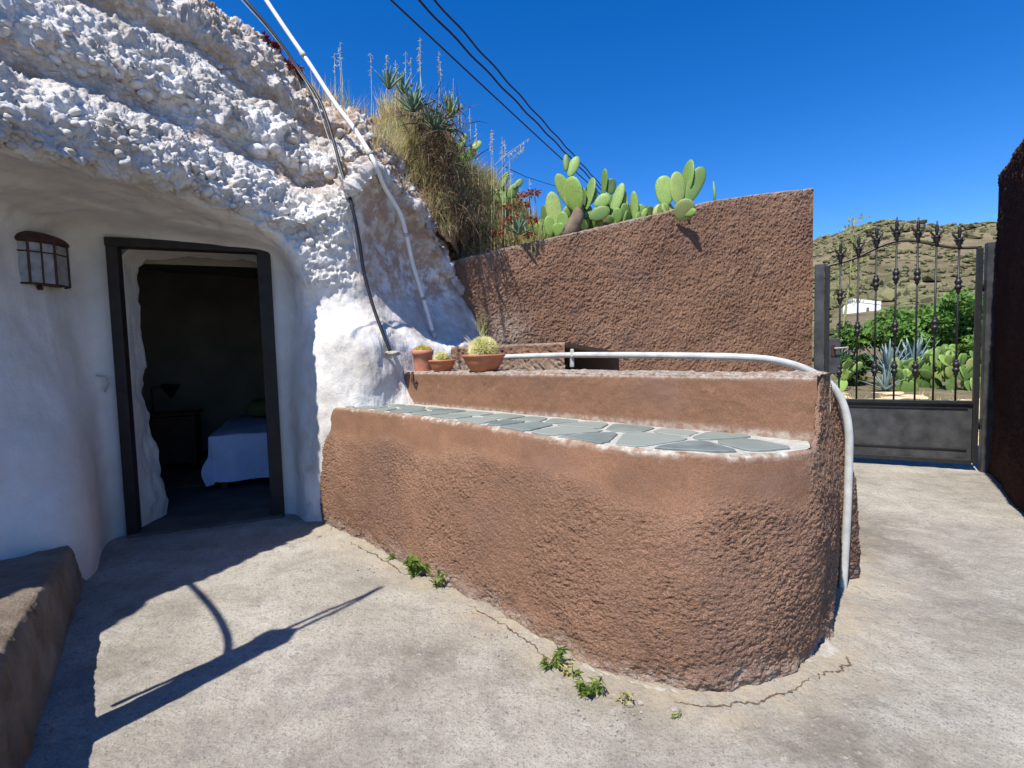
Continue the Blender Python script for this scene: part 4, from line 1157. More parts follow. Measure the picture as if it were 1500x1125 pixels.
def knuckle(c):
    pr = [(.013, -.085), (.021, -.078), (.015, -.062), (.026, -.048), (.031, -.032), (.026, -.018), (.019, -.012), (.026, .004), (.031, .018), (.026, .034), (.016, .046), (.021, .06), (.013, .068)]
    return MB().lathe(pr, c, 12)
def spear():
    mb = MB()
    mb.lathe([(.012, 0), (.022, .01), (.014, .03), (.03, .05), (.02, .075), (.03, .085), (.012, .10)], (0, 0, 0), 10)
    prof = [(.0, .22), (.010, .185), (.016, .15), (.012, .12), (.008, .09)]
    mb.lathe([(.004, .235), (.012, .19), (.017, .155), (.012, .12), (.009, .09)][::-1], (0, 0, 0), 8)
    for sg in (-1, 1):
        mb.tube([(0, 0, .08), (sg * .022, 0, .10), (sg * .042, 0, .125), (sg * .05, 0, .15), (sg * .04, 0, .16)], [.009, .010, .010, .008, .003], 6)
        mb.tube([(0, 0, .05), (sg * .02, 0, .065), (sg * .036, 0, .085), (sg * .04, 0, .10)], [.008, .009, .008, .003], 6)
    return mb
bars = [(1230, [433, 541]), (1256, [481]), (1282, [413, 539]), (1311, [403, 479, 539]), (1342, [403, 539]), (1369, [475]), (1402, [416, 537])]
spm = spear()
for u, kn_ in bars:
    q = on_plane(u, 480, GL, GN); s = (q - GL).dot(GD); zt = rail_z(s)
    br = MB().tube([gp(s, .66), gp(s, zt)], .0085, 8).build('bar', M['iron'], gate, smooth=True)
    for v in kn_:
        z = on_plane(u, v, GL, GN).z; knuckle(gp(s, z)).build('knuckle', M['iron'], br, smooth=True)
    mb = MB(); mb.v = [tuple(gp(s, zt - .005) + GD * p[0] + GN * p[1] + Vector((0, 0, p[2]))) for p in spm.v]; mb.f = spm.f
    mb.build('finial', M['iron'], br, smooth=True)
lk = gp(-.15, 1.12)
lb = MB().box(lk, (.10, .05, .36), GM, .004).build('lock_box', M['iron_panel'], gate)
MB().box(lk + GD * -.015 - GN * .028 + Vector((0, 0, .06)), (.035, .012, .13), GM, .004).build('lock_plate', M['rust_metal'], lb)
MB().tube([lk - GN * .03 + Vector((0, 0, .08)), lk - GN * .075 + Vector((0, 0, .08)), lk - GN * .08 + GD * .11 + Vector((0, 0, .085))], .009, 8).build('handle', M['grey_pipe'], lb, smooth=True)
for z in (.45, 1.75):
    MB().tube([gp(1.016, z - .05), gp(1.016, z + .05)], .014, 8).build('hinge', M['iron'], gate, smooth=True)
gpost = MB().box(gp(1.075, 1.06), (.085, .09, 2.16), GM, .004).build('gate_post', M['iron_panel']); tag(gpost, 'black steel hinge post of the garden gate against the dark wall', 'post')
gpost2 = MB().box(gp(-.29, 1.04), (.085, .08, 2.08), GM, .004).build('gate_post', M['iron_panel']); tag(gpost2, 'black steel latch post of the gate at the brown wall end', 'post')

# ------------------------------------------------------------------ inside the cave room
bd = thing('bed', tuple(dl(1.1, 2.0, 0)), 'bed with a blue-white quilted cover inside the dark cave room', 'bed')
B0, B1, BN0, BN1 = .40, 1.55, 1.10, 3.15
MB().box(dl((B0 + B1) / 2, (BN0 + BN1) / 2, .27), (B1 - B0 - .06, BN1 - BN0 - .04, .10), Rd, .01).build('bed_frame', M['furniture'], bd)
for a in (B0 + .08, B1 - .08):
    for b in (BN0 + .08, BN1 - .08): MB().box(dl(a, b, .115), (.06, .06, .23), Rd, .005).build('leg', M['furniture'], bd)
MB().box(dl((B0 + B1) / 2, (BN0 + BN1) / 2, .42), (B1 - B0 - .05, BN1 - BN0 - .05, .20), Rd, .05).build('mattress', M['sheet'], bd, smooth=True)
# quilt draped over the foot and the side
a_ = np.linspace(-.42, B1 - B0 + .05, 110); b_ = np.linspace(-.44, 1.55, 160)
AA, BB = np.meshgrid(a_, b_)
def drape(t, o=.02):
    """run along the cloth: over the edge it hangs down"""
    h = np.minimum(t, 0); return np.where(t > 0, t, -o - .06 * np.abs(h)), np.where(t > 0, 0, t)
ax, az_ = drape(AA); bx_, bz_ = drape(BB)
zq = .535 + np.minimum(az_, 0) + np.minimum(bz_, 0)
zq = np.maximum(zq, .535 - np.maximum(np.abs(az_), np.abs(bz_)) - .02)
fold = .028 * np.sin(AA * 16 + 2 * np.sin(BB * 2)) * sstep(0, .3, -bz_) + .026 * np.sin(BB * 15) * sstep(0, .3, -az_)
quil = .004 * np.abs(np.sin(AA * 55)) * np.abs(np.sin(BB * 55))
pts_ = np.array([[tuple(dl(B0 + ax[j, i] - (fold[j, i] if az_[j, i] < 0 else 0), BN0 + bx_[j, i] - (fold[j, i] if bz_[j, i] < 0 else 0), zq[j, i] + quil[j, i] + .02 * fbm(np.array([[AA[j, i] * 3, BB[j, i] * 3, 1.0]]), 2)[0])) for i in range(len(a_))] for j in range(len(b_))]) if False else None
fb2 = .012 * fbm(np.dstack([AA * 3, BB * 3, AA * 0 + 1]), 2)
DDv, DNv = np.array(DD), np.array(DN)
W = np.array(DO)[None, None] + DDv * (B0 + ax - np.where(az_ < 0, fold, 0))[..., None] + DNv * (BN0 + bx_ - np.where(bz_ < 0, fold, 0))[..., None]
W[..., 2] = zq + quil + fb2
grid_obj('quilt', W, M['quilt'], bd)
def pillow(c, sx, sy, sz, mat, parent, rot=0.0):
    n = 18; g = np.linspace(-1, 1, n); A, B = np.meshgrid(g, g)
    th = ((1 - A ** 4) * (1 - B ** 4)) ** .5
    allv = []; faces = []
    for sg in (1, -1):
        b0_ = len(allv)
        for j in range(n):
            for i in range(n):
                p = dl(0, 0, 0) - DO + DD * (A[j, i] * sx * (1 - .06 * (1 - abs(B[j, i])))) + DN * (B[j, i] * sy) * 1 + Vector((0, 0, sg * th[j, i] * sz))
                allv.append(tuple(Vector(c) + p))
        faces += [(b0_ + j * n + i, b0_ + j * n + i + 1, b0_ + (j + 1) * n + i + 1, b0_ + (j + 1) * n + i) for j in range(n - 1) for i in range(n - 1)]
    return obj('pillow', allv, faces, mat, parent, smooth=True)
pw = pillow(dl(.88, 2.5, .66), .30, .28, .11, M['green_pillow'], None); tag(pw, 'dark green cushion lying on the bed', 'cushion')
ns = thing('nightstand', tuple(dl(-.19, 2.55, 0)), 'dark wooden nightstand beside the bed under a small lamp', 'nightstand')
MB().box(dl(-.19, 2.58, .35), (.50, .40, .54), Rd, .008).build('cabinet', M['furniture'], ns)
MB().box(dl(-.19, 2.57, .645), (.56, .45, .03), Rd, .008).build('top_board', M['furniture'], ns)
for z in (.22, .48):
    dr = MB().box(dl(-.19, 2.37, z), (.42, .02, .21), Rd, .006).build('drawer', M['furniture'], ns)
    MB().lathe([(.006, 0), (.015, .012), (.015, .022), (.004, .028)], dl(-.19, 2.358, z), 10, Matrix((DD, Vector((0, 0, 1)), -DN)).transposed()).build('knob', M['black_lamp'], dr, smooth=True)
for a in (-.40, .02):
    for b in (2.42, 2.74): MB().box(dl(a, b, .04), (.05, .05, .09), Rd).build('leg', M['furniture'], ns)
lmp = thing('desk_lamp', tuple(dl(-.36, 2.5, .66)), 'small black desk lamp with a cone shade on the nightstand', 'lamp')
lb0 = dl(-.36, 2.5, .66)
MB().lathe([(.07, 0), (.07, .012), (.02, .02)], lb0, 20).build('lamp_base', M['black_lamp'], lmp, smooth=True)
MB().tube([lb0 + Vector((0, 0, .015)), lb0 + Vector((0, 0, .28)), lb0 + DD * .03 + Vector((0, 0, .30)), lb0 + DD * .12 + Vector((0, 0, .30))], .008, 8).build('lamp_arm', M['black_lamp'], lmp, smooth=True)
ax_ = (DD * .85 + Vector((0, 0, -.5))).normalized(); sxx = ax_.orthogonal().normalized()
MB().lathe([(.025, 0), (.035, .02), (.095, .15)], lb0 + DD * .10 + Vector((0, 0, .32)), 20, Matrix((sxx, ax_.cross(sxx), ax_)).transposed(), cap=False).build('lamp_shade', M['black_lamp'], lmp, smooth=True)
sc_ = dl(.84, N1 - .24, 1.42)
sco = thing('wall_sconce', tuple(sc_), 'small black spotlight on the back wall of the cave room', 'lamp')
MB().lathe([(.05, -.06), (.05, .03)], sc_, 16, Matrix((DD, Vector((0, 0, 1)), -DN)).transposed()).build('rose', M['black_lamp'], sco)
MB().tube([sc_ - DN * .02, sc_ - DN * .12 + Vector((0, 0, -.02))], .012, 8).build('arm', M['black_lamp'], sco)
MB().lathe([(.03, .06), (.055, .04), (.06, -.12)], sc_ - DN * .14 + DD * .04 + Vector((0, 0, -.04)), 16, cap=False).build('shade', M['black_lamp'], sco, smooth=True)
rgo = MB().box(dl(.32, 1.75, .018), (.55, .8, .016), Rd, .004).build('floor_mat', M['rug']); tag(rgo, 'yellowish woven mat on the dark floor beside the bed', 'mat')

# ------------------------------------------------------------------ outside the frame: a post and hose whose shadows fall on the concrete
pb = Vector((-1.72, 1.30, 0))
po = thing('timber_post', tuple(pb), 'timber post with two thin rods on top whose shadow crosses the concrete', 'post')
MB().box(pb + Vector((0, 0, .85)), (.105, .105, 1.8), bev=.006).build('shaft', M['old_wood'], po)
MB().box(pb + Vector((0, 0, 1.75)), (.13, .12, .14), bev=.012).build('post_cap', M['old_wood'], po)
for sg in (-1, 1):
    MB().tube([pb + Vector((sg * .03, 0, 1.78)), pb + Vector((sg * .026, 0, 2.2)), pb + Vector((sg * .003, 0, 2.74))], .011, 8).build('rod', M['rust_metal'], po)
def from_shadow(u, v, z):
    g = G(u, v); kk = z / math.tan(SUN_EL); return Vector((g.x + SUN_H.x * kk, g.y + SUN_H.y * kk, z))
hs_ = [from_shadow(262, 842, 2.25), from_shadow(285, 862, 2.05), from_shadow(318, 900, 1.80), from_shadow(336, 940, 1.55), from_shadow(331, 975, 1.35), pb + Vector((.03, .03, 1.30))]
ho = MB().tube(smooth_path(hs_, 40), .016, 8).build('bent_tube', M['grey_pipe'], smooth=True); tag(ho, 'bent grey tube joining the timber post to the cave rock', 'tube')
hs2 = [from_shadow(331, 962, 1.38), from_shadow(250, 996, 1.15), from_shadow(165, 1033, .95)]
ho = MB().tube(hs2, .011, 8).build('stay_wire', M['grey_pipe'], smooth=True); tag(ho, 'straight stay rod running from the bent tube towards the kerb', 'rod')

# ------------------------------------------------------------------ overhead wires
for i, (a, b, rad_) in enumerate([((560, -12), (900, 303), .009), ((602, -12), (903, 300), .011), ((628, -10), (905, 298), .010)]):
    p, q = P(*a, 4.6 + i * .05), P(*b, 11.5)
    mid = p.lerp(q, .5) + Vector((0, 0, -.03))
    n = 60; pts = [p * (1 - t) ** 2 + mid * 2 * t * (1 - t) + q * t * t for t in np.linspace(0, 1, n)]
    if i: pts = [x + Vector((.006 * math.sin(k_ * 1.1 + i), 0, .006 * math.cos(k_ * 1.1 + i))) for k_, x in enumerate(pts)]
    pts = [p - (q - p) * .35] + pts + [q + (q - p) * .05 + Vector((0, 0, -1.4))]
    o = MB().tube(pts, [rad_] * len(pts), 7).build('overhead_cable', M['wire'], smooth=True)
    tag(o, ['lowest single dark cable crossing the blue sky', 'thicker twisted dark cable between two others in the sky', 'topmost dark cable crossing the blue sky'][i], 'cable', 'overhead cables')
o = MB().tube([P(735, 242, 7.5), P(770, 259, 9), P(840, 281, 12), P(900, 310, 12.5)], .006, 6).build('overhead_cable', M['wire']); tag(o, 'thin far cable ending behind the grassy bank', 'cable', 'overhead cables')
# ================================================================== PLANTS
# one prickly pear pad, shared by all: an egg-shaped thick disc from base (0,0,0) up to (0,0,1), width 1, faces along y
def pad_mesh(seed, nseg=14, rings=9):
    rr = random.Random(seed); v = []; f = []
    for sgn in (1, -1):
        pass
    ring = []
    prof = []
    for i in range(rings + 1):
        t = .5 - .5 * math.cos(math.pi * i / rings); z = t
        w = .5 * math.sqrt(max(0, 1 - ((t - .58) / .425) ** 2)) if t > .58 else .5 * max(.10, math.sqrt(max(0, 1 - ((.58 - t) / .60) ** 2)) ** 1.15)
        if i == rings: w = .04
        prof.append((w, z))
    for w, z in prof:
        for k in range(nseg):
            a = 2 * math.pi * k / nseg
            x = w * math.cos(a); y = (.045 + .045 * min(1, w / .4)) * math.sin(a) * min(1, w / .12)
            v.append((x * (1 + .04 * math.sin(5 * z + seed)), y + .05 * math.sin(z * 3 + seed) * z, z))
    for i in range(rings):
        for k in range(nseg):
            f.append((i * nseg + k, i * nseg + (k + 1) % nseg, (i + 1) * nseg + (k + 1) % nseg, (i + 1) * nseg + k))
    f.append(tuple(range(nseg - 1, -1, -1))); f.append(tuple(rings * nseg + k for k in range(nseg)))
    me = bpy.data.meshes.new('pad'); me.from_pydata(v, [], f); me.update()
    me.polygons.foreach_set('use_smooth', np.ones(len(me.polygons), bool)); me.materials.append(M['cactus_pad']); return me
pads = [pad_mesh(s) for s in range(5)]
def add_pad(root, base, tip, width, yaw=0.0, name='pad'):
    base, tip = Vector(base), Vector(tip); ax = tip - base; L = ax.length; ax.normalize()
    fwd = Vector((0, 1, 0)) - ax * ax.y
    if fwd.length < .1: fwd = Vector((0, 0, 1)) - ax * ax.z
    fwd.normalize(); side = fwd.cross(ax)
    c_, s_ = math.cos(yaw), math.sin(yaw); f2 = fwd * c_ + side * s_; s2 = f2.cross(ax)
    o = bpy.data.objects.new(name, random.choice(pads)); C.objects.link(o); o.parent = root
    o.matrix_local = Matrix.Translation(base - wloc(root)) @ Matrix((s2, -f2, ax)).transposed().to_4x4() @ Matrix.Diagonal((width, max(.75 * width, .12), L, 1))
    return o
def pads_px(root, lst, Y):
    for e in lst:
        u0, v0, u1, v1, w, yaw, dy0, dy1 = e
        a, b = P(u0, v0, Y + dy0), P(u1, v1, Y + dy1)
        L = (b - a).length; add_pad(root, a - (b - a) * .03, b, w / F * Y * 1.15 / max(.35, abs(math.cos(yaw))) if yaw else w / F * Y * 1.1, yaw)
Yw = 5.42
grp = 'prickly pears on the retaining wall'
r0 = P(992, 318, Yw + .02); t = thing('prickly_pear', tuple(r0), 'prickly pear with bright pads leaning over the wall top, alone to the gate side', 'cactus', grp)
pads_px(t, [(976, 300, 971, 257, 23, .25, 0, .02), (993, 298, 992, 251, 21, -.15, -.02, .0), (1006, 297, 1029, 244, 20, .2, 0, -.02), (1003, 288, 1011, 234, 9, 1.25, .06, .06), (994, 322, 1011, 292, 24, .1, -.12, -.22), (1000, 314, 1020, 309, 10, .1, -.14, -.24), (966, 314, 977, 298, 13, .4, .02, -.03), (982, 316, 975, 296, 18, -.5, .0, 0), (996, 330, 1000, 306, 16, .7, .02, -.10), (1003, 322, 1007, 300, 14, -.3, .04, -.02)], Yw - .06)
MB().tube([P(1046, 301, Yw), P(1047, 285, Yw), P(1045, 266, Yw)], [.012, .014, .008], 7).build('young_pad', M['cactus_pad'], t, smooth=True)
MB().tube([r0 + Vector((0, .08, -.15)), P(990, 318, Yw + .02), P(992, 305, Yw - .03)], [.06, .055, .04], 9).build('stem', M['bark'], t, smooth=True)
r1 = P(843, 345, Yw + .03); t = thing('prickly_pear', tuple(r1), 'tallest prickly pear with a dark shaded pad and thick grey stem on the wall', 'cactus', grp)
pads_px(t, [(839, 305, 816, 255, 17, .2, .02, 0), (846, 309, 834, 259, 21, .75, -.03, -.06), (834, 258, 846, 229, 13, .3, -.05, -.03), (829, 250, 829, 226, 8, .2, -.04, 0), (859, 306, 868, 260, 11, .8, .02, .05), (853, 308, 852, 275, 9, 1.0, .05, .05), (862, 300, 872, 275, 12, .4, .04, .06), (850, 320, 862, 300, 17, .5, .04, .06), (824, 326, 838, 300, 14, -.3, .06, .05)], Yw + .06)
MB().tube([P(829, 349, Yw + .05), P(838, 335, Yw + .04), P(846, 318, Yw + .05), P(849, 303, Yw + .05)], [.10, .085, .07, .05], 10).build('stem', M['bark'], t, smooth=True)
r2_ = P(890, 333, Yw + .03); t = thing('prickly_pear', tuple(r2_), 'spreading prickly pear with overlapping pads between two taller cacti on the wall', 'cactus', grp)
pads_px(t, [(884, 285, 886, 247, 7, .9, .05, .05), (895, 284, 895, 261, 13, .2, .04, .03), (897, 314, 912, 268, 13, .5, 0, .02), (872, 301, 893, 287, 16, .2, -.03, -.06), (864, 319, 893, 306, 17, .1, -.08, -.12), (915, 322, 912, 277, 11, .4, .03, .05), (931, 325, 928, 280, 9, .6, .04, .04), (941, 320, 937, 299, 12, .3, .05, .05), (950, 318, 953, 302, 11, -.3, .05, .05), (884, 312, 888, 282, 17, .3, .06, .04), (900, 322, 880, 298, 16, -.3, .07, .07), (922, 324, 917, 300, 12, -.5, .08, .06), (873, 328, 878, 308, 14, .4, .03, 0), (905, 326, 904, 304, 12, .2, -.02, -.04), (889, 326, 899, 318, 11, .0, -.10, -.16), (958, 316, 968, 299, 10, .3, .05, .05)], Yw + .08)
rp2 = random.Random(44)
for q in range(34):
    u = rp2.uniform(800, 962); v0 = 349 - (u - 800) * .19 + 2; L_ = rp2.uniform(16, 34) * (1 - .35 * (u > 925))
    a = P(u, v0, Yw + rp2.uniform(.05, .3)); b = P(u + rp2.uniform(-12, 12), v0 - L_, a.y + rp2.uniform(-.08, .08))
    add_pad(t, a - Vector((0, 0, .04)), b, (b - a).length * rp2.uniform(.45, .65), rp2.uniform(-.9, .9))
MB().tube([P(885, 345, Yw + .1), P(888, 320, Yw + .1), P(888, 300, Yw + .1)], [.06, .05, .04], 8).build('stem', M['bark'], t, smooth=True)
r3 = P(808, 350, Yw + .1); t = thing('prickly_pear', tuple(r3), 'low fresh prickly pear with long pads where the wall meets the grassy bank', 'cactus', grp)
pads_px(t, [(817, 344, 807, 281, 20, .2, .02, .05), (806, 346, 804, 316, 14, -.2, -.02, -.04), (826, 341, 823, 310, 14, .4, -.02, 0), (795, 352, 788, 326, 14, .3, .02, 0), (800, 345, 795, 300, 9, .9, .08, .1), (832, 340, 842, 318, 14, -.3, .02, .0), (815, 346, 822, 326, 12, .5, -.06, -.1), (785, 356, 778, 335, 12, .3, .05, .02), (860, 336, 850, 322, 13, -.2, .0, -.05), (772, 357, 765, 330, 10, .5, .04, .06)], Yw + .08)
for (u, v, Y_, lab) in [(676, 225, 5.3, 'pale prickly pear pads standing up behind the dead agave on the bank'), (738, 280, 5.5, 'small prickly pear growing from dry grass on the bank')]:
    r4 = bank_at(P(u, v, Y_).x, Y_); t = thing('prickly_pear', tuple(r4), lab, 'cactus', 'prickly pears on the grassy bank')
    k = Y_ / F
    for (x0, z0, x1, z1, w, yw) in [(0, -.03, -.02, .22, .11, .2), (-.02, .2, .04, .38, .09, .5), (.05, .1, .14, .25, .1, -.3), (.0, .05, -.12, .2, .1, .4), (.10, .2, .2, .3, .08, .2)]:
        q = P(u, v + 8, Y_); add_pad(t, q + Vector((x0, 0, z0 - .12)), q + Vector((x1, .02, z1 - .12)), w, yw)
    MB().tube([r4 - Vector((0, 0, .05)), P(u, v + 8, Y_) + Vector((0, 0, -.1))], [.04, .03], 7).build('stem', M['bark'], t)

# grasses on the bank -------------------------------------------------
def tuft(mb, p, n, h, spread, w=.006, lean=(0, 0)):
    for q in range(n):
        a = random.uniform(0, 6.283); s = random.uniform(0, spread)
        d = Vector((math.cos(a) * s + lean[0], math.sin(a) * s + lean[1], 1))
        mb.blade(Vector(p) + Vector((random.uniform(-.05, .05), random.uniform(-.05, .05), -.02)), d, h * random.uniform(.5, 1.15), w * random.uniform(.6, 1.3), random.uniform(.2, .9), 3)
def bank_pts(region, n, seed):
    """ground points of the bank inside a survey outline (u0, v0, u1, v1, half thickness)"""
    rr = random.Random(seed); out = []
    tries = 0
    while len(out) < n and tries < n * 6:
        tries += 1
        u0, v0, u1, v1, th = region; t_ = rr.random()
        p = on_bank(u0 + (u1 - u0) * t_ + rr.uniform(-th, th) * .6, v0 + (v1 - v0) * t_ + rr.uniform(-th, th))
        if p is not None and p.y > 3.9 and p.z > 1.7: out.append(p)
    return out
stuffs = {'straw': MB(), 'pale_straw': MB(), 'green_grass': MB(), 'dead_leaf': MB()}
for p in bank_pts((470, 95, 560, 150, 22), 60, 1): tuft(stuffs[random.choice(['straw', 'pale_straw', 'green_grass'])], p, 22, random.uniform(.10, .22), .5, .006)
for p in bank_pts((560, 170, 700, 330, 42), 190, 2): tuft(stuffs[random.choice(['straw', 'straw', 'pale_straw', 'green_grass', 'pale_straw'])], p, 22, random.uniform(.12, .30), .6, .006, (.15, -.25))
for p in bank_pts((640, 220, 780, 320, 45), 190, 3): tuft(stuffs[random.choice(['straw', 'pale_straw', 'green_grass', 'straw'])], p, 24, random.uniform(.15, .32), .55, .006, (.1, -.15))
for p in bank_pts((690, 275, 800, 335, 40), 190, 6): tuft(stuffs[random.choice(['straw', 'green_grass', 'pale_straw', 'straw'])], p, 24, random.uniform(.12, .26), .6, .006)
for p in bank_pts((700, 330, 800, 345, 25), 90, 4): tuft(stuffs[random.choice(['straw', 'green_grass', 'pale_straw', 'dead_leaf'])], p, 20, random.uniform(.10, .22), .6, .006)
for q in range(60):
    x = random.uniform(-2.0, -.1); y = random.uniform(4.9, 6.0); p = bank_at(x, y); tuft(stuffs[random.choice(['straw', 'pale_straw', 'green_grass'])], p, 22, random.uniform(.2, .38), .4, .007)
for q in range(60):
    x = random.uniform(-.3, 3.0); y = random.uniform(5.55, 6.6); p = bank_at(x, y); tuft(stuffs[random.choice(['straw', 'green_grass'])], p, 14, random.uniform(.05, .12), .6, .006)
for (u, v, n_) in [(590, 150, 16), (615, 175, 16), (640, 195, 18), (660, 215, 20), (685, 235, 24), (705, 255, 26), (725, 270, 26), (745, 285, 24), (765, 300, 22), (785, 318, 18), (675, 270, 18), (720, 310, 20)]:
    for q in range(n_):
        c_ = P(u + random.gauss(0, 14), v + random.gauss(0, 10), 5.1 if u < 660 else 5.5); g_ = bank_at(c_.x, c_.y)
        tuft(stuffs[random.choice(['pale_straw', 'green_grass', 'straw', 'green_grass', 'dead_leaf'])], (c_.x, c_.y, g_.z), 14, random.uniform(.10, .24), .7, .007)
# hanging thatch of dead straw on the steep side
for p in bank_pts((610, 230, 690, 360, 30), 110, 5):
    for q in range(12):
        stuffs[random.choice(['straw', 'dead_leaf'])].blade(p + Vector((random.uniform(-.06, .06), random.uniform(-.05, .03), .02)), (random.uniform(-.3, .6), random.uniform(-.9, -.2), random.uniform(-.2, .8)), random.uniform(.15, .38), .006, random.uniform(.8, 2.0), 4)
labs = {'straw': 'dry straw-coloured grass hanging over the bank above the rock', 'pale_straw': 'pale bleached grass on top of the bank', 'green_grass': 'yellow-green grass among the dry grass on the bank', 'dead_leaf': 'dark dead grass and leaves hanging from the bank'}
for k_, mb in stuffs.items():
    o = mb.build('grass', M[k_]); tag(o, labs[k_], 'grass', kind='stuff')
# tall oat stems against the sky
mb = MB()
for (u, v, vt) in [(612, 120, 55), (618, 130, 70), (590, 110, 75), (640, 150, 75), (648, 160, 90), (600, 115, 85), (660, 170, 115), (575, 105, 88), (500, 100, 62), (497, 95, 70), (540, 100, 78), (690, 215, 160), (700, 225, 180), (720, 240, 190), (715, 235, 195), (735, 250, 205), (750, 262, 225), (487, 95, 78), (560, 108, 80), (680, 210, 150), (770, 285, 262), (730, 245, 200), (668, 185, 140), (585, 112, 95)]:
    Y_ = 5.3; b, t_ = P(u, v + 25, Y_), P(u + random.uniform(-6, 6), vt, Y_); b = bank_at(b.x, Y_) + Vector((0, 0, -.03)); t_.z = max(t_.z, b.z + .15)
    pts = [b, b.lerp(t_, .5) + Vector((.01, 0, 0)), t_]
    mb.tube(pts, [.0035, .003, .0018], 4)
    for q in range(16):
        f_ = 1 - random.random() * min(1, .22 / max(.05, (t_ - b).length)); p = b.lerp(t_, f_)
        d = Vector((random.uniform(-1, 1), random.uniform(-1, 1), random.uniform(-.2, .8)))
        mb.blade(p, d, random.uniform(.025, .05), .008, 1.2, 2)
for (a, b) in [((715, 250), (775, 203)), ((730, 255), (768, 215))]:
    p, q = P(*a, 5.5), P(*b, 5.4); mb.tube([p, p.lerp(q, .5) + Vector((0, 0, .02)), q], [.004, .003, .002], 4)
    for k_ in range(20): mb.blade(p.lerp(q, random.uniform(.5, 1)), (random.uniform(-1, 1), random.uniform(-1, 1), random.uniform(-.8, .3)), .04, .009, 1.5, 2)
o = mb.build('oat_stems', M['pale_straw']); tag(o, 'tall thin dry oat stems standing against the sky', 'grass', kind='stuff')

def rosette(name, c, n, L, w, mat, label, cat, group=None, spread=(.2, 1.1), bend=.5, thick=.25, tilt=(0, 0), seg=5):
    """agave or aloe: each leaf a part, channelled and tapered"""
    t = thing(name, tuple(c), label, cat, group)
    for k in range(n):
        f_ = (k + .5) / n; a = k * 2.39996 + random.uniform(-.2, .2)
        el = spread[1] + (spread[0] - spread[1]) * f_
        d = Vector((math.cos(a) * math.sin(el) + tilt[0], math.sin(a) * math.sin(el) + tilt[1], math.cos(el))).normalized()
        ll = L * random.uniform(.75, 1.1); side = d.cross(Vector((0, 0, 1)))
        side = side.normalized() if side.length > .05 else Vector((1, 0, 0))
        v = []; f = []; p = Vector(c) + d * .02; dd = d.copy()
        for i in range(seg + 1):
            q = i / seg; ww = w * (1 - q ** 2.2) * (.75 + .6 * q * (1 - q) * 2)
            up = side.cross(dd).normalized()
            if i == seg: v.append(p.copy())
            else: v += [p - side * ww / 2 + up * ww * thick, p - up * ww * .12, p + side * ww / 2 + up * ww * thick, p + up * ww * .10]
            dd = (dd + Vector((0, 0, -bend / seg * math.sin(el)))).normalized(); p = p + dd * (ll / seg)
        for i in range(seg - 1):
            for q in range(4): f.append((4 * i + q, 4 * i + (q + 1) % 4, 4 * i + 4 + (q + 1) % 4, 4 * i + 4 + q))
        for q in range(4): f.append((4 * (seg - 1) + q, 4 * (seg - 1) + (q + 1) % 4, 4 * seg))
        obj('leaf', v, f, M[mat], t, smooth=True)
    return t
ag = 'aloes on the grassy bank'
def bp(u, v, Y_):
    p = P(u, v, Y_); b = bank_at(p.x, p.y); return p if p.z > b.z + .02 else Vector((p.x, p.y, p.z))
rosette('aloe_plant', bp(570, 132, 5.0), 14, .20, .04, 'aloe', 'dark upright aloe at the left of the bank beside tall oat stems', 'aloe', ag, (.1, .9), .1)
rosette('aloe_plant', bp(606, 165, 5.0), 22, .25, .04, 'aloe', 'large grey-green aloe at the centre of the bank above dead leaves', 'aloe', ag, (.1, 1.1), .15)
rosette('aloe_plant', bp(640, 195, 4.95), 22, .27, .04, 'aloe', 'grey-green aloe leaning out over dead leaves on the bank', 'aloe', ag, (.1, 1.4), .35, tilt=(.15, -.2))
rosette('aloe_plant', bp(590, 140, 5.2), 14, .22, .04, 'aloe', 'smaller upright aloe on the crest of the bank', 'aloe', ag, (.1, .8), .05)
rosette('aloe_plant', bp(660, 175, 5.3), 14, .26, .04, 'green_grass', 'yellowish aloe behind the dead leaves', 'aloe', ag, (.1, .8), .1)
rosette('aloe_plant', bp(760, 345, 5.1), 14, .20, .04, 'aloe', 'low aloe at the wall corner under rusty flower heads', 'aloe', ag, (.1, 1.1), .2)
# dead brown leaf skirts
mb = MB()
for (u, v, Y_, n) in [(630, 185, 4.95, 150), (648, 175, 5.1, 150), (645, 215, 4.9, 180), (660, 250, 4.85, 160), (690, 310, 4.95, 160)]:
    c = P(u, v, Y_)
    for q in range(n):
        mb.blade(c + Vector((random.gauss(0, .12), random.gauss(0, .08), random.gauss(0, .09))), (random.uniform(-.6, .6), random.uniform(-.8, .3), random.uniform(-.7, .9)), random.uniform(.12, .3), .010, random.uniform(.3, 1.5), 3)
o = mb.build('dead_leaves', M['dead_leaf']); tag(o, 'dark dead aloe leaves matted on the bank', 'dead leaves', kind='stuff')
# rusty flower heads near the wall corner
rr = random.Random(5)
for i, (u, v) in enumerate([(762, 288), (775, 284), (783, 282), (768, 300), (745, 302), (742, 326), (780, 322), (777, 345), (729, 342), (752, 318)]):
    c = P(u, v, 5.05 + rr.uniform(-.05, .15)); g = bank_at(c.x, max(c.y + .1, 5.25)); t = thing('dry_flower', (c.x, c.y, min(g.z, c.z - .05)), 'rusty brown dried flower head on a thin stem at the wall corner', 'flower', 'rusty flower heads at the wall corner')
    mb = MB()
    for q in range(60):
        d = Vector((rr.gauss(0, 1), rr.gauss(0, 1), rr.gauss(.2, .6))).normalized(); p = c + Vector((d.x * .055, d.y * .055, d.z * .035)) * rr.uniform(.3, 1)
        mb.blade(p, d, .03, .016, .5, 2)
    mb.build('flower_head', M['rust_flower'], t)
    MB().tube([Vector((c.x + .03, c.y + .06, c.z - .32)), c + Vector((.01, .02, -.15)), c], [.007, .006, .005], 6).build('flower_stem', M['stalk'], t)
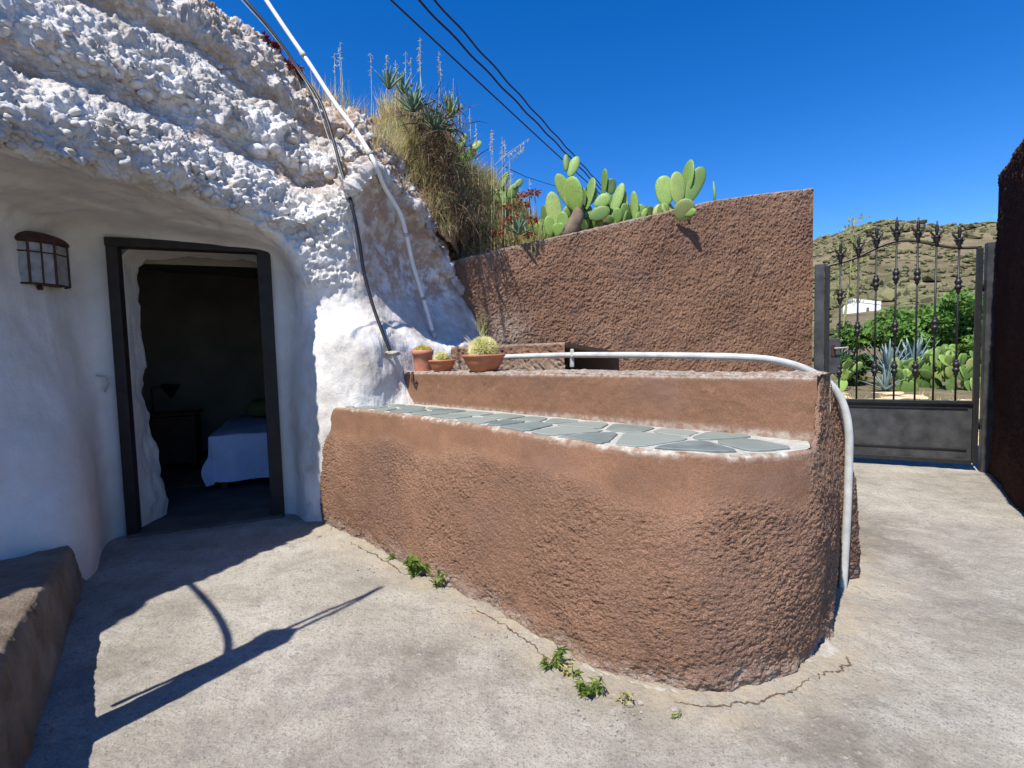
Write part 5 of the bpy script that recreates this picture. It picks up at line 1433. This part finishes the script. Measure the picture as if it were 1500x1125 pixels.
# red succulents on the rock crest
for i, (u, v) in enumerate([(398, 20), (405, 32), (413, 42), (437, 66), (444, 72), (448, 80), (428, 60)]):
    h = None
    for dv in range(0, 60, 3):
        h = on_bank(u - dv * .3, v + dv)
        if h is not None and h.y < 5.6: break
    c = h + Vector((0, 0, .03)) if h is not None else P(u, v, 4.75)
    mb = MB()
    for q in range(70):
        d = Vector((rr.gauss(0, 1), rr.gauss(0, 1), rr.gauss(.3, .6))).normalized(); mb.blade(c + d * .03 * rr.random() - Vector((0, 0, .03)), d, .05, .02, .3, 2)
    o = mb.build('red_succulent', M['red_leaf']); tag(o, 'small dark red succulent on the crest of the rock', 'succulent', 'red succulents on the rock crest')

# weeds at the foot of the stepped wall ------------------------------
def weed(u, v, n, h, label, mat='weed'):
    c = G(u, v); t = thing('weed', (c.x, c.y, 0), label, 'weed', 'weeds along the wall foot')
    for s_ in range(max(3, n // 9)):
        a = random.uniform(0, 6.28); tip = c + Vector((math.cos(a) * h * .5, math.sin(a) * h * .35 - .02, h * random.uniform(.4, 1.0)))
        b = c + Vector((random.uniform(-.03, .03), random.uniform(-.02, .02), -.01))
        MB().tube([b, b.lerp(tip, .5) + Vector((0, 0, .015)), tip], [.003, .0025, .0015], 5).build('stem', M['weed_dry'], t)
        mb = MB()
        for q in range(10):
            f_ = random.uniform(.25, 1.05); p = b.lerp(tip, min(1, f_)); d = Vector((random.uniform(-1, 1), random.uniform(-1, 1), random.uniform(-.2, .8)))
            mb.blade(p, d, h * random.uniform(.25, .42), h * .14, .8, 3)
        mb.build('leaves', M[mat], t)
weed(577, 818, 40, .11, 'sparse pale weed closest to the cave wall'); weed(618, 843, 80, .165, 'tall leafy green weed at the wall foot'); weed(650, 862, 60, .11, 'small green weed at the wall foot beside a taller one')
weed(808, 976, 70, .095, 'leafy green weed in a crack below the curved wall'); weed(862, 1014, 120, .085, 'wide low green weed spreading on the concrete'); weed(912, 1026, 30, .055, 'tiny dry weed beside the wide low one', 'weed_dry'); weed(988, 1047, 16, .03, 'tiny green seedling on the concrete past the weeds')
weed(835, 992, 40, .065, 'sparse dry weed between the two leafy ones', 'weed_dry')
# grit and bits of mortar lying along the wall foot
mb = MB(); rr = random.Random(21)
def grit(x, y, s):
    v = [Vector((x, y, s * .3)) + Vector((rr.uniform(.6, 1) * sx * s, rr.uniform(.6, 1) * sy * s, rr.uniform(.5, 1) * sz * s * .6)) for sx in (-1, 1) for sy in (-1, 1) for sz in (-1, 1)]
    mb.add(v, [(0, 1, 3, 2), (4, 6, 7, 5), (0, 4, 5, 1), (2, 3, 7, 6), (0, 2, 6, 4), (1, 5, 7, 3)])
for q in range(900):
    i = rr.randint(25, 320); p = bc[i]; tgv = bc[i + 1] - bc[i]; nv = np.array([tgv[1], -tgv[0]]); nv /= np.linalg.norm(nv)
    d = abs(rr.gauss(0, .10)) + .01; grit(p[0] + nv[0] * d, p[1] + nv[1] * d, rr.uniform(.0015, .005) if rr.random() < .94 else rr.uniform(.006, .012))
for q in range(900): grit(rr.uniform(-2, 4), rr.uniform(1, 5), rr.uniform(.001, .0032))
o = mb.build('grit', M['mortar']); tag(o, 'loose grit and crumbs of mortar lying on the concrete', 'grit', kind='stuff')
mb = MB()
for q in range(40):
    c = G(rr.uniform(1150, 1235), rr.uniform(895, 985)); mb.blade(c + Vector((0, 0, .006)), (rr.uniform(-1, 1), rr.uniform(-1, 1), .15), rr.uniform(.02, .06), .004, .3, 3)
o = mb.build('dry_twigs', M['straw']); tag(o, 'dry twigs and grass caught at the rounded wall end', 'twigs', kind='stuff')
lf = MB(); c = G(1160, 985)
lf.add([c + Vector((-.02, 0, .004)), c + Vector((0, -.012, .010)), c + Vector((.025, 0, .006)), c + Vector((.002, .014, .012))], [(0, 1, 2, 3)])
o = lf.build('fallen_leaf', M['rust_flower']); tag(o, 'single rust-brown fallen leaf at the rounded wall end', 'leaf')

# ================================================================== BEYOND THE GATE
def gz_at(x, y): return float(-0.035)
def leafy(name, c, rx, ry, rz, n, leaf, mat, label, cat, group, trunk_h, trunk_r, seed, clumps=9):
    rr = random.Random(seed); c = Vector(c); t = thing(name, (c.x, c.y, c.z - trunk_h), label, cat, group)
    cen = []
    for k in range(clumps):
        d = Vector((rr.gauss(0, 1), rr.gauss(0, 1), rr.gauss(0, .8))).normalized() * rr.uniform(.45, .85)
        cen.append(c + Vector((d.x * rx, d.y * ry, d.z * rz)))
    mb = MB(); base = Vector((c.x, c.y, c.z - trunk_h))
    for q in cen:
        mid = base.lerp(q, .55) + Vector((rr.uniform(-.1, .1) * rx, 0, 0)); mb.tube([base - Vector((0, 0, .05)), mid, q], [trunk_r, trunk_r * .55, trunk_r * .2], 6)
    mb.build('trunk', M['bark'], t)
    mb = MB()
    for k in range(n):
        q = rr.choice(cen); d = Vector((rr.gauss(0, 1), rr.gauss(0, 1), rr.gauss(0, 1))).normalized() * (rr.random() ** .45) * .48
        p = q + Vector((d.x * rx, d.y * ry, d.z * rz)); nd = Vector((rr.gauss(0, .6), rr.gauss(0, .6) - .3, rr.gauss(.6, .5))).normalized()
        a = nd.orthogonal().normalized(); a = (a * math.cos(k) + nd.cross(a) * math.sin(k)); b = nd.cross(a); L = leaf * rr.uniform(.6, 1.3)
        mb.add([p - a * L * .5, p - b * L * .36 + nd * L * .05, p + a * L * .5 - nd * L * .12, p + b * L * .36 + nd * L * .05], [(0, 1, 2, 3)])
    mb.build('crown', M[mat], t)
gb = 'green bushes beyond the gate'
def far(u, v, Y_): return P(u, v, Y_)
leafy('fig_bush', far(1300, 492, 17), 1.3, 1.1, .85, 3000, .17, 'fig_leaf', 'bright green leafy bush beyond the gate near the blue agaves', 'bush', gb, far(1300, 492, 17).z + .05, .05, 1)
leafy('fig_bush', far(1385, 466, 18), 1.25, 1.1, 1.0, 3600, .18, 'fig_leaf', 'tallest green leafy bush beyond the gate above the prickly pears', 'bush', gb, far(1385, 466, 18).z + .05, .06, 2)
leafy('fig_bush', far(1445, 486, 17.5), 1.5, 1.1, 1.1, 3200, .18, 'fig_leaf', 'green leafy bush beyond the gate beside the hinge post', 'bush', gb, far(1445, 486, 17.5).z + .05, .06, 3)
leafy('fig_bush', far(1345, 486, 18), 1.2, .9, .8, 2600, .17, 'fig_leaf', 'rounded green bush behind the blue agaves', 'bush', gb, far(1345, 486, 18).z + .05, .05, 4)
leafy('shrub', far(1240, 500, 18), .55, .6, .6, 1300, .10, 'dark_leaf', 'dark olive shrub in front of the white house on the hill', 'shrub', gb, far(1240, 500, 18).z + .05, .04, 5)
leafy('shrub', far(1243, 535, 14.5), .6, .5, .5, 1500, .12, 'dark_leaf', 'low dark shrub behind the gate lock', 'shrub', gb, far(1243, 535, 14.5).z + .05, .04, 6)
def pear_patch(u, v, Y_, n, h, seed, label):
    rr = random.Random(seed); c = P(u, v, Y_); c.z = -.04; t = thing('prickly_pear', tuple(c), label, 'cactus', 'prickly pears beyond the gate')
    def grow(b, d, L, depth):
        tip = b + d * L; add_pad(t, b, tip, L * rr.uniform(.55, .72), rr.uniform(-.7, .7))
        if depth <= 0: return
        for q in range(rr.choice([1, 2, 2, 3])):
            e = (d * .6 + Vector((rr.uniform(-.8, .8), rr.uniform(-.5, .3), rr.uniform(.3, 1)))).normalized(); grow(tip - d * L * .06, e, L * rr.uniform(.75, .98), depth - 1)
    for q in range(n):
        b = c + Vector((rr.uniform(-.3, .3), rr.uniform(-.3, .3), -.03)); grow(b, Vector((rr.uniform(-.6, .6), rr.uniform(-.4, .2), 1)).normalized(), h, rr.choice([1, 2, 2]))
pear_patch(1335, 572, 13.0, 4, .38, 1, 'bright prickly pear beyond the gate in front of the blue agaves')
pear_patch(1358, 572, 13.4, 6, .42, 2, 'bright prickly pear clump beyond the middle of the gate')
pear_patch(1405, 574, 12.6, 6, .42, 3, 'tall prickly pear clump beyond the gate next to the hinge post')
pear_patch(1436, 574, 12.8, 5, .44, 4, 'prickly pear clump beyond the gate half hidden by the hinge post')
pear_patch(1228, 570, 13.5, 3, .40, 5, 'dark green prickly pear beyond the gate lock')
pear_patch(1380, 566, 14.4, 6, .48, 6, 'prickly pear clump at the back below the tallest bush')
rosette('agave_plant', P(1302, 552, 14.0), 22, 1.0, .15, 'blue_agave', 'blue-green agave beyond the gate, its leaves upright, beside the bright prickly pear', 'agave', 'blue agaves beyond the gate', (.1, 1.1), .15)
rosette('agave_plant', P(1338, 548, 14.6), 24, 1.15, .16, 'blue_agave', 'larger blue-green agave in front of the rounded bush', 'agave', 'blue agaves beyond the gate', (.1, 1.1), .15)
rosette('agave_plant', P(1297, 572, 13), 14, .7, .10, 'blue_agave', 'small blue-green agave low beyond the gate bars', 'agave', 'blue agaves beyond the gate', (.1, 1.2), .2)
# flowering agave stalk
sb = P(1226, 545, 18); sb.z = terrain_z(sb.x, sb.y); tpz = P(1248, 322, 18)
t = thing('agave_stalk', tuple(sb), 'tall branching agave flower stalk rising against the hill', 'agave stalk')
def stalk_pt(f_): return sb.lerp(tpz, f_) + Vector((.12 * math.sin(f_ * 2.4), 0, 0))
MB().tube([stalk_pt(f_) for f_ in np.linspace(0, 1, 12)], list(np.linspace(.05, .018, 12)), 8).build('stem', M['stalk'], t, smooth=True)
for k in range(22):
    f_ = .42 + .56 * k / 21; p = stalk_pt(f_); a = k * 2.4; L = .62 * (1.05 - f_ * .55) * (.6 + .4 * math.sin(min(1, (f_ - .38) * 4) * 1.57))
    d = Vector((math.cos(a), math.sin(a) * .8, .25)); q = p + d * L
    br = MB().tube([p, p + d * L * .6 + Vector((0, 0, -.03)), q + Vector((0, 0, .10))], [.013, .011, .008], 5).build('branch', M['stalk'], t)
    mb = MB()
    for e in range(26): mb.blade(q + Vector((random.gauss(0, .09), random.gauss(0, .09), .10 + random.gauss(0, .03))), (random.uniform(-.5, .5), random.uniform(-.5, .5), 1), .10, .035, .2, 2)
    fc = mb.build('flower_cluster', M['green_grass'], br); fc['kind'] = 'stuff'
rosette('agave_plant', sb + Vector((0, 0, .02)), 16, 1.1, .15, 'blue_agave', 'grey agave at the foot of the tall flower stalk', 'agave', 'blue agaves beyond the gate', (.3, 1.3), .25)
# white house on the hillside
def hill_hit(u, v):
    d = ray(u, v)
    for Y_ in np.arange(14, 260, .5):
        p = P(u, v, Y_)
        if p.z < float(terrain_z(p.x, p.y)): return p
    return P(u, v, 60)
hb = hill_hit(1266, 458); k = hb.y / F
hs = thing('white_house', tuple(hb), 'small white flat-roofed house on the hillside beyond the gate', 'house')
dh = Vector((1, -.35, 0)).normalized(); dn2 = Vector((-dh.y, dh.x, 0)); HM = Matrix((dh, dn2, Vector((0, 0, 1)))).transposed()
w_, h_, d2 = 34 * k, 20 * k, 24 * k
v = [hb + dh * a + dn2 * b + Vector((0, 0, z)) for a, b, z in [(-w_ * .42, 0, -1), (w_ * .6, 0, -1), (w_ * .6, d2, -1), (-w_ * .42, d2, -1), (-w_ * .42, 0, h_ * .80), (w_ * .6, 0, h_ * .48), (w_ * .6, d2, h_ * .55), (-w_ * .42, d2, h_ * .9)]]
MB().add(v, [(0, 1, 5, 4), (1, 2, 6, 5), (2, 3, 7, 6), (3, 0, 4, 7), (4, 5, 6, 7)]).build('wall', M['white_wall'], hs)
MB().add([p + Vector((0, 0, .03)) + (p - hb) * .02 for p in v[4:]] + [p + Vector((0, 0, .25)) + (p - hb) * .02 for p in v[4:]], [(0, 1, 5, 4), (1, 2, 6, 5), (2, 3, 7, 6), (3, 0, 4, 7), (4, 5, 6, 7), (3, 2, 1, 0)]).build('roof', M['white_wall'], hs)
MB().box(hb + dh * (w_ * .12) + Vector((0, 0, h_ * .18)) - dn2 * .02, (w_ * .09, .08, h_ * .36), HM).build('door', M['shutter'], hs)
MB().lathe([(w_ * .22, -1), (w_ * .22, h_ * .45), (w_ * .15, h_ * .62), (.05, h_ * .68)], hb - dh * w_ * .52 + dn2 * d2 * .35, 18).build('round_annex', M['white_wall'], hs, smooth=True)
# scrub on the hillside, stones and weeds outside the gate
mb = MB(); rr = random.Random(9)
ico = [(0, 0, 1), (.89, 0, .45), (.28, .85, .45), (-.72, .53, .45), (-.72, -.53, .45), (.28, -.85, .45), (.6, .5, -.3), (-.4, .8, -.3), (-.9, 0, -.3), (-.3, -.85, -.3), (.7, -.5, -.3)]
icf = [(0, 1, 2), (0, 2, 3), (0, 3, 4), (0, 4, 5), (0, 5, 1), (1, 6, 2), (2, 7, 3), (3, 8, 4), (4, 9, 5), (5, 10, 1), (2, 6, 7), (3, 7, 8), (4, 8, 9), (5, 9, 10), (1, 10, 6)]
cnt = 0
XS, YS = [], []
while len(XS) < 12000:
    a = rr.uniform(.45, .95); d = 24 * (230 / 24) ** rr.random(); XS.append(d * math.sin(a)); YS.append(d * math.cos(a))
XS, YS = np.array(XS), np.array(YS); ZS = terrain_z(XS, YS)
den = fbm(np.stack([XS * .06, YS * .06, XS * 0], -1), 4)
for x, y, z, dd_ in zip(XS, YS, ZS, den):
    if rr.random() > .50 + dd_ * .9: continue
    s = rr.uniform(.14, .42) * (1.0 + .004 * math.hypot(x, y)); s *= 2.2 if rr.random() < .05 else 1
    if y < hb.y + 4 and abs(x / y - hb.x / hb.y) < .07: continue
    mb.add([Vector((x, y, z + s * .25)) + Vector((p[0] * s * rr.uniform(.6, 1.2), p[1] * s * rr.uniform(.6, 1.2), p[2] * s * rr.uniform(.4, .9))) for p in ico], icf)
for q in range(46):           # taller bushes along the ridge
    a = rr.uniform(.52, .82); d = rr.uniform(165, 185); x, y = d * math.sin(a), d * math.cos(a); z = float(terrain_z(x, y)); s = rr.uniform(1.0, 2.2)
    mb.add([Vector((x, y, z + s * .4)) + Vector((p[0] * s * rr.uniform(.6, 1.3), p[1] * s, p[2] * s * rr.uniform(.5, 1.0))) for p in ico], icf)
o = mb.build('scrub', M['scrub']); tag(o, 'dark scrub bushes scattered over the dry hillside', 'scrub', kind='stuff')
mbs = {'straw': MB(), 'green_grass': MB()}
for q in range(420):
    x, y = rr.uniform(3.6, 14), rr.uniform(6.2, 14); tuft(mbs[rr.choice(['straw', 'straw', 'green_grass'])], (x, y, -.03), 9, rr.uniform(.06, .2), .9, .012)
for k_, m_ in mbs.items():
    o = m_.build('weeds', M[k_]); tag(o, {'straw': 'dry yellow weeds on the bare soil beyond the gate', 'green_grass': 'yellow-green weeds on the soil beyond the gate'}[k_], 'weeds', kind='stuff')
for q in range(30):
    x, y = rr.uniform(4.2, 8.5), rr.uniform(6.6, 9.5); s = rr.uniform(.04, .12)
    o = bpy.data.objects.new('rock', rr.choice(stone_me)); C.objects.link(o); o.location = (x, y, -.02); o.scale = (s, s * .8, s * .6); o.rotation_euler = (0, 0, rr.uniform(0, 6))
    tag(o, 'loose pale stone lying on the bare soil beyond the gate', 'stone', 'stones beyond the gate')
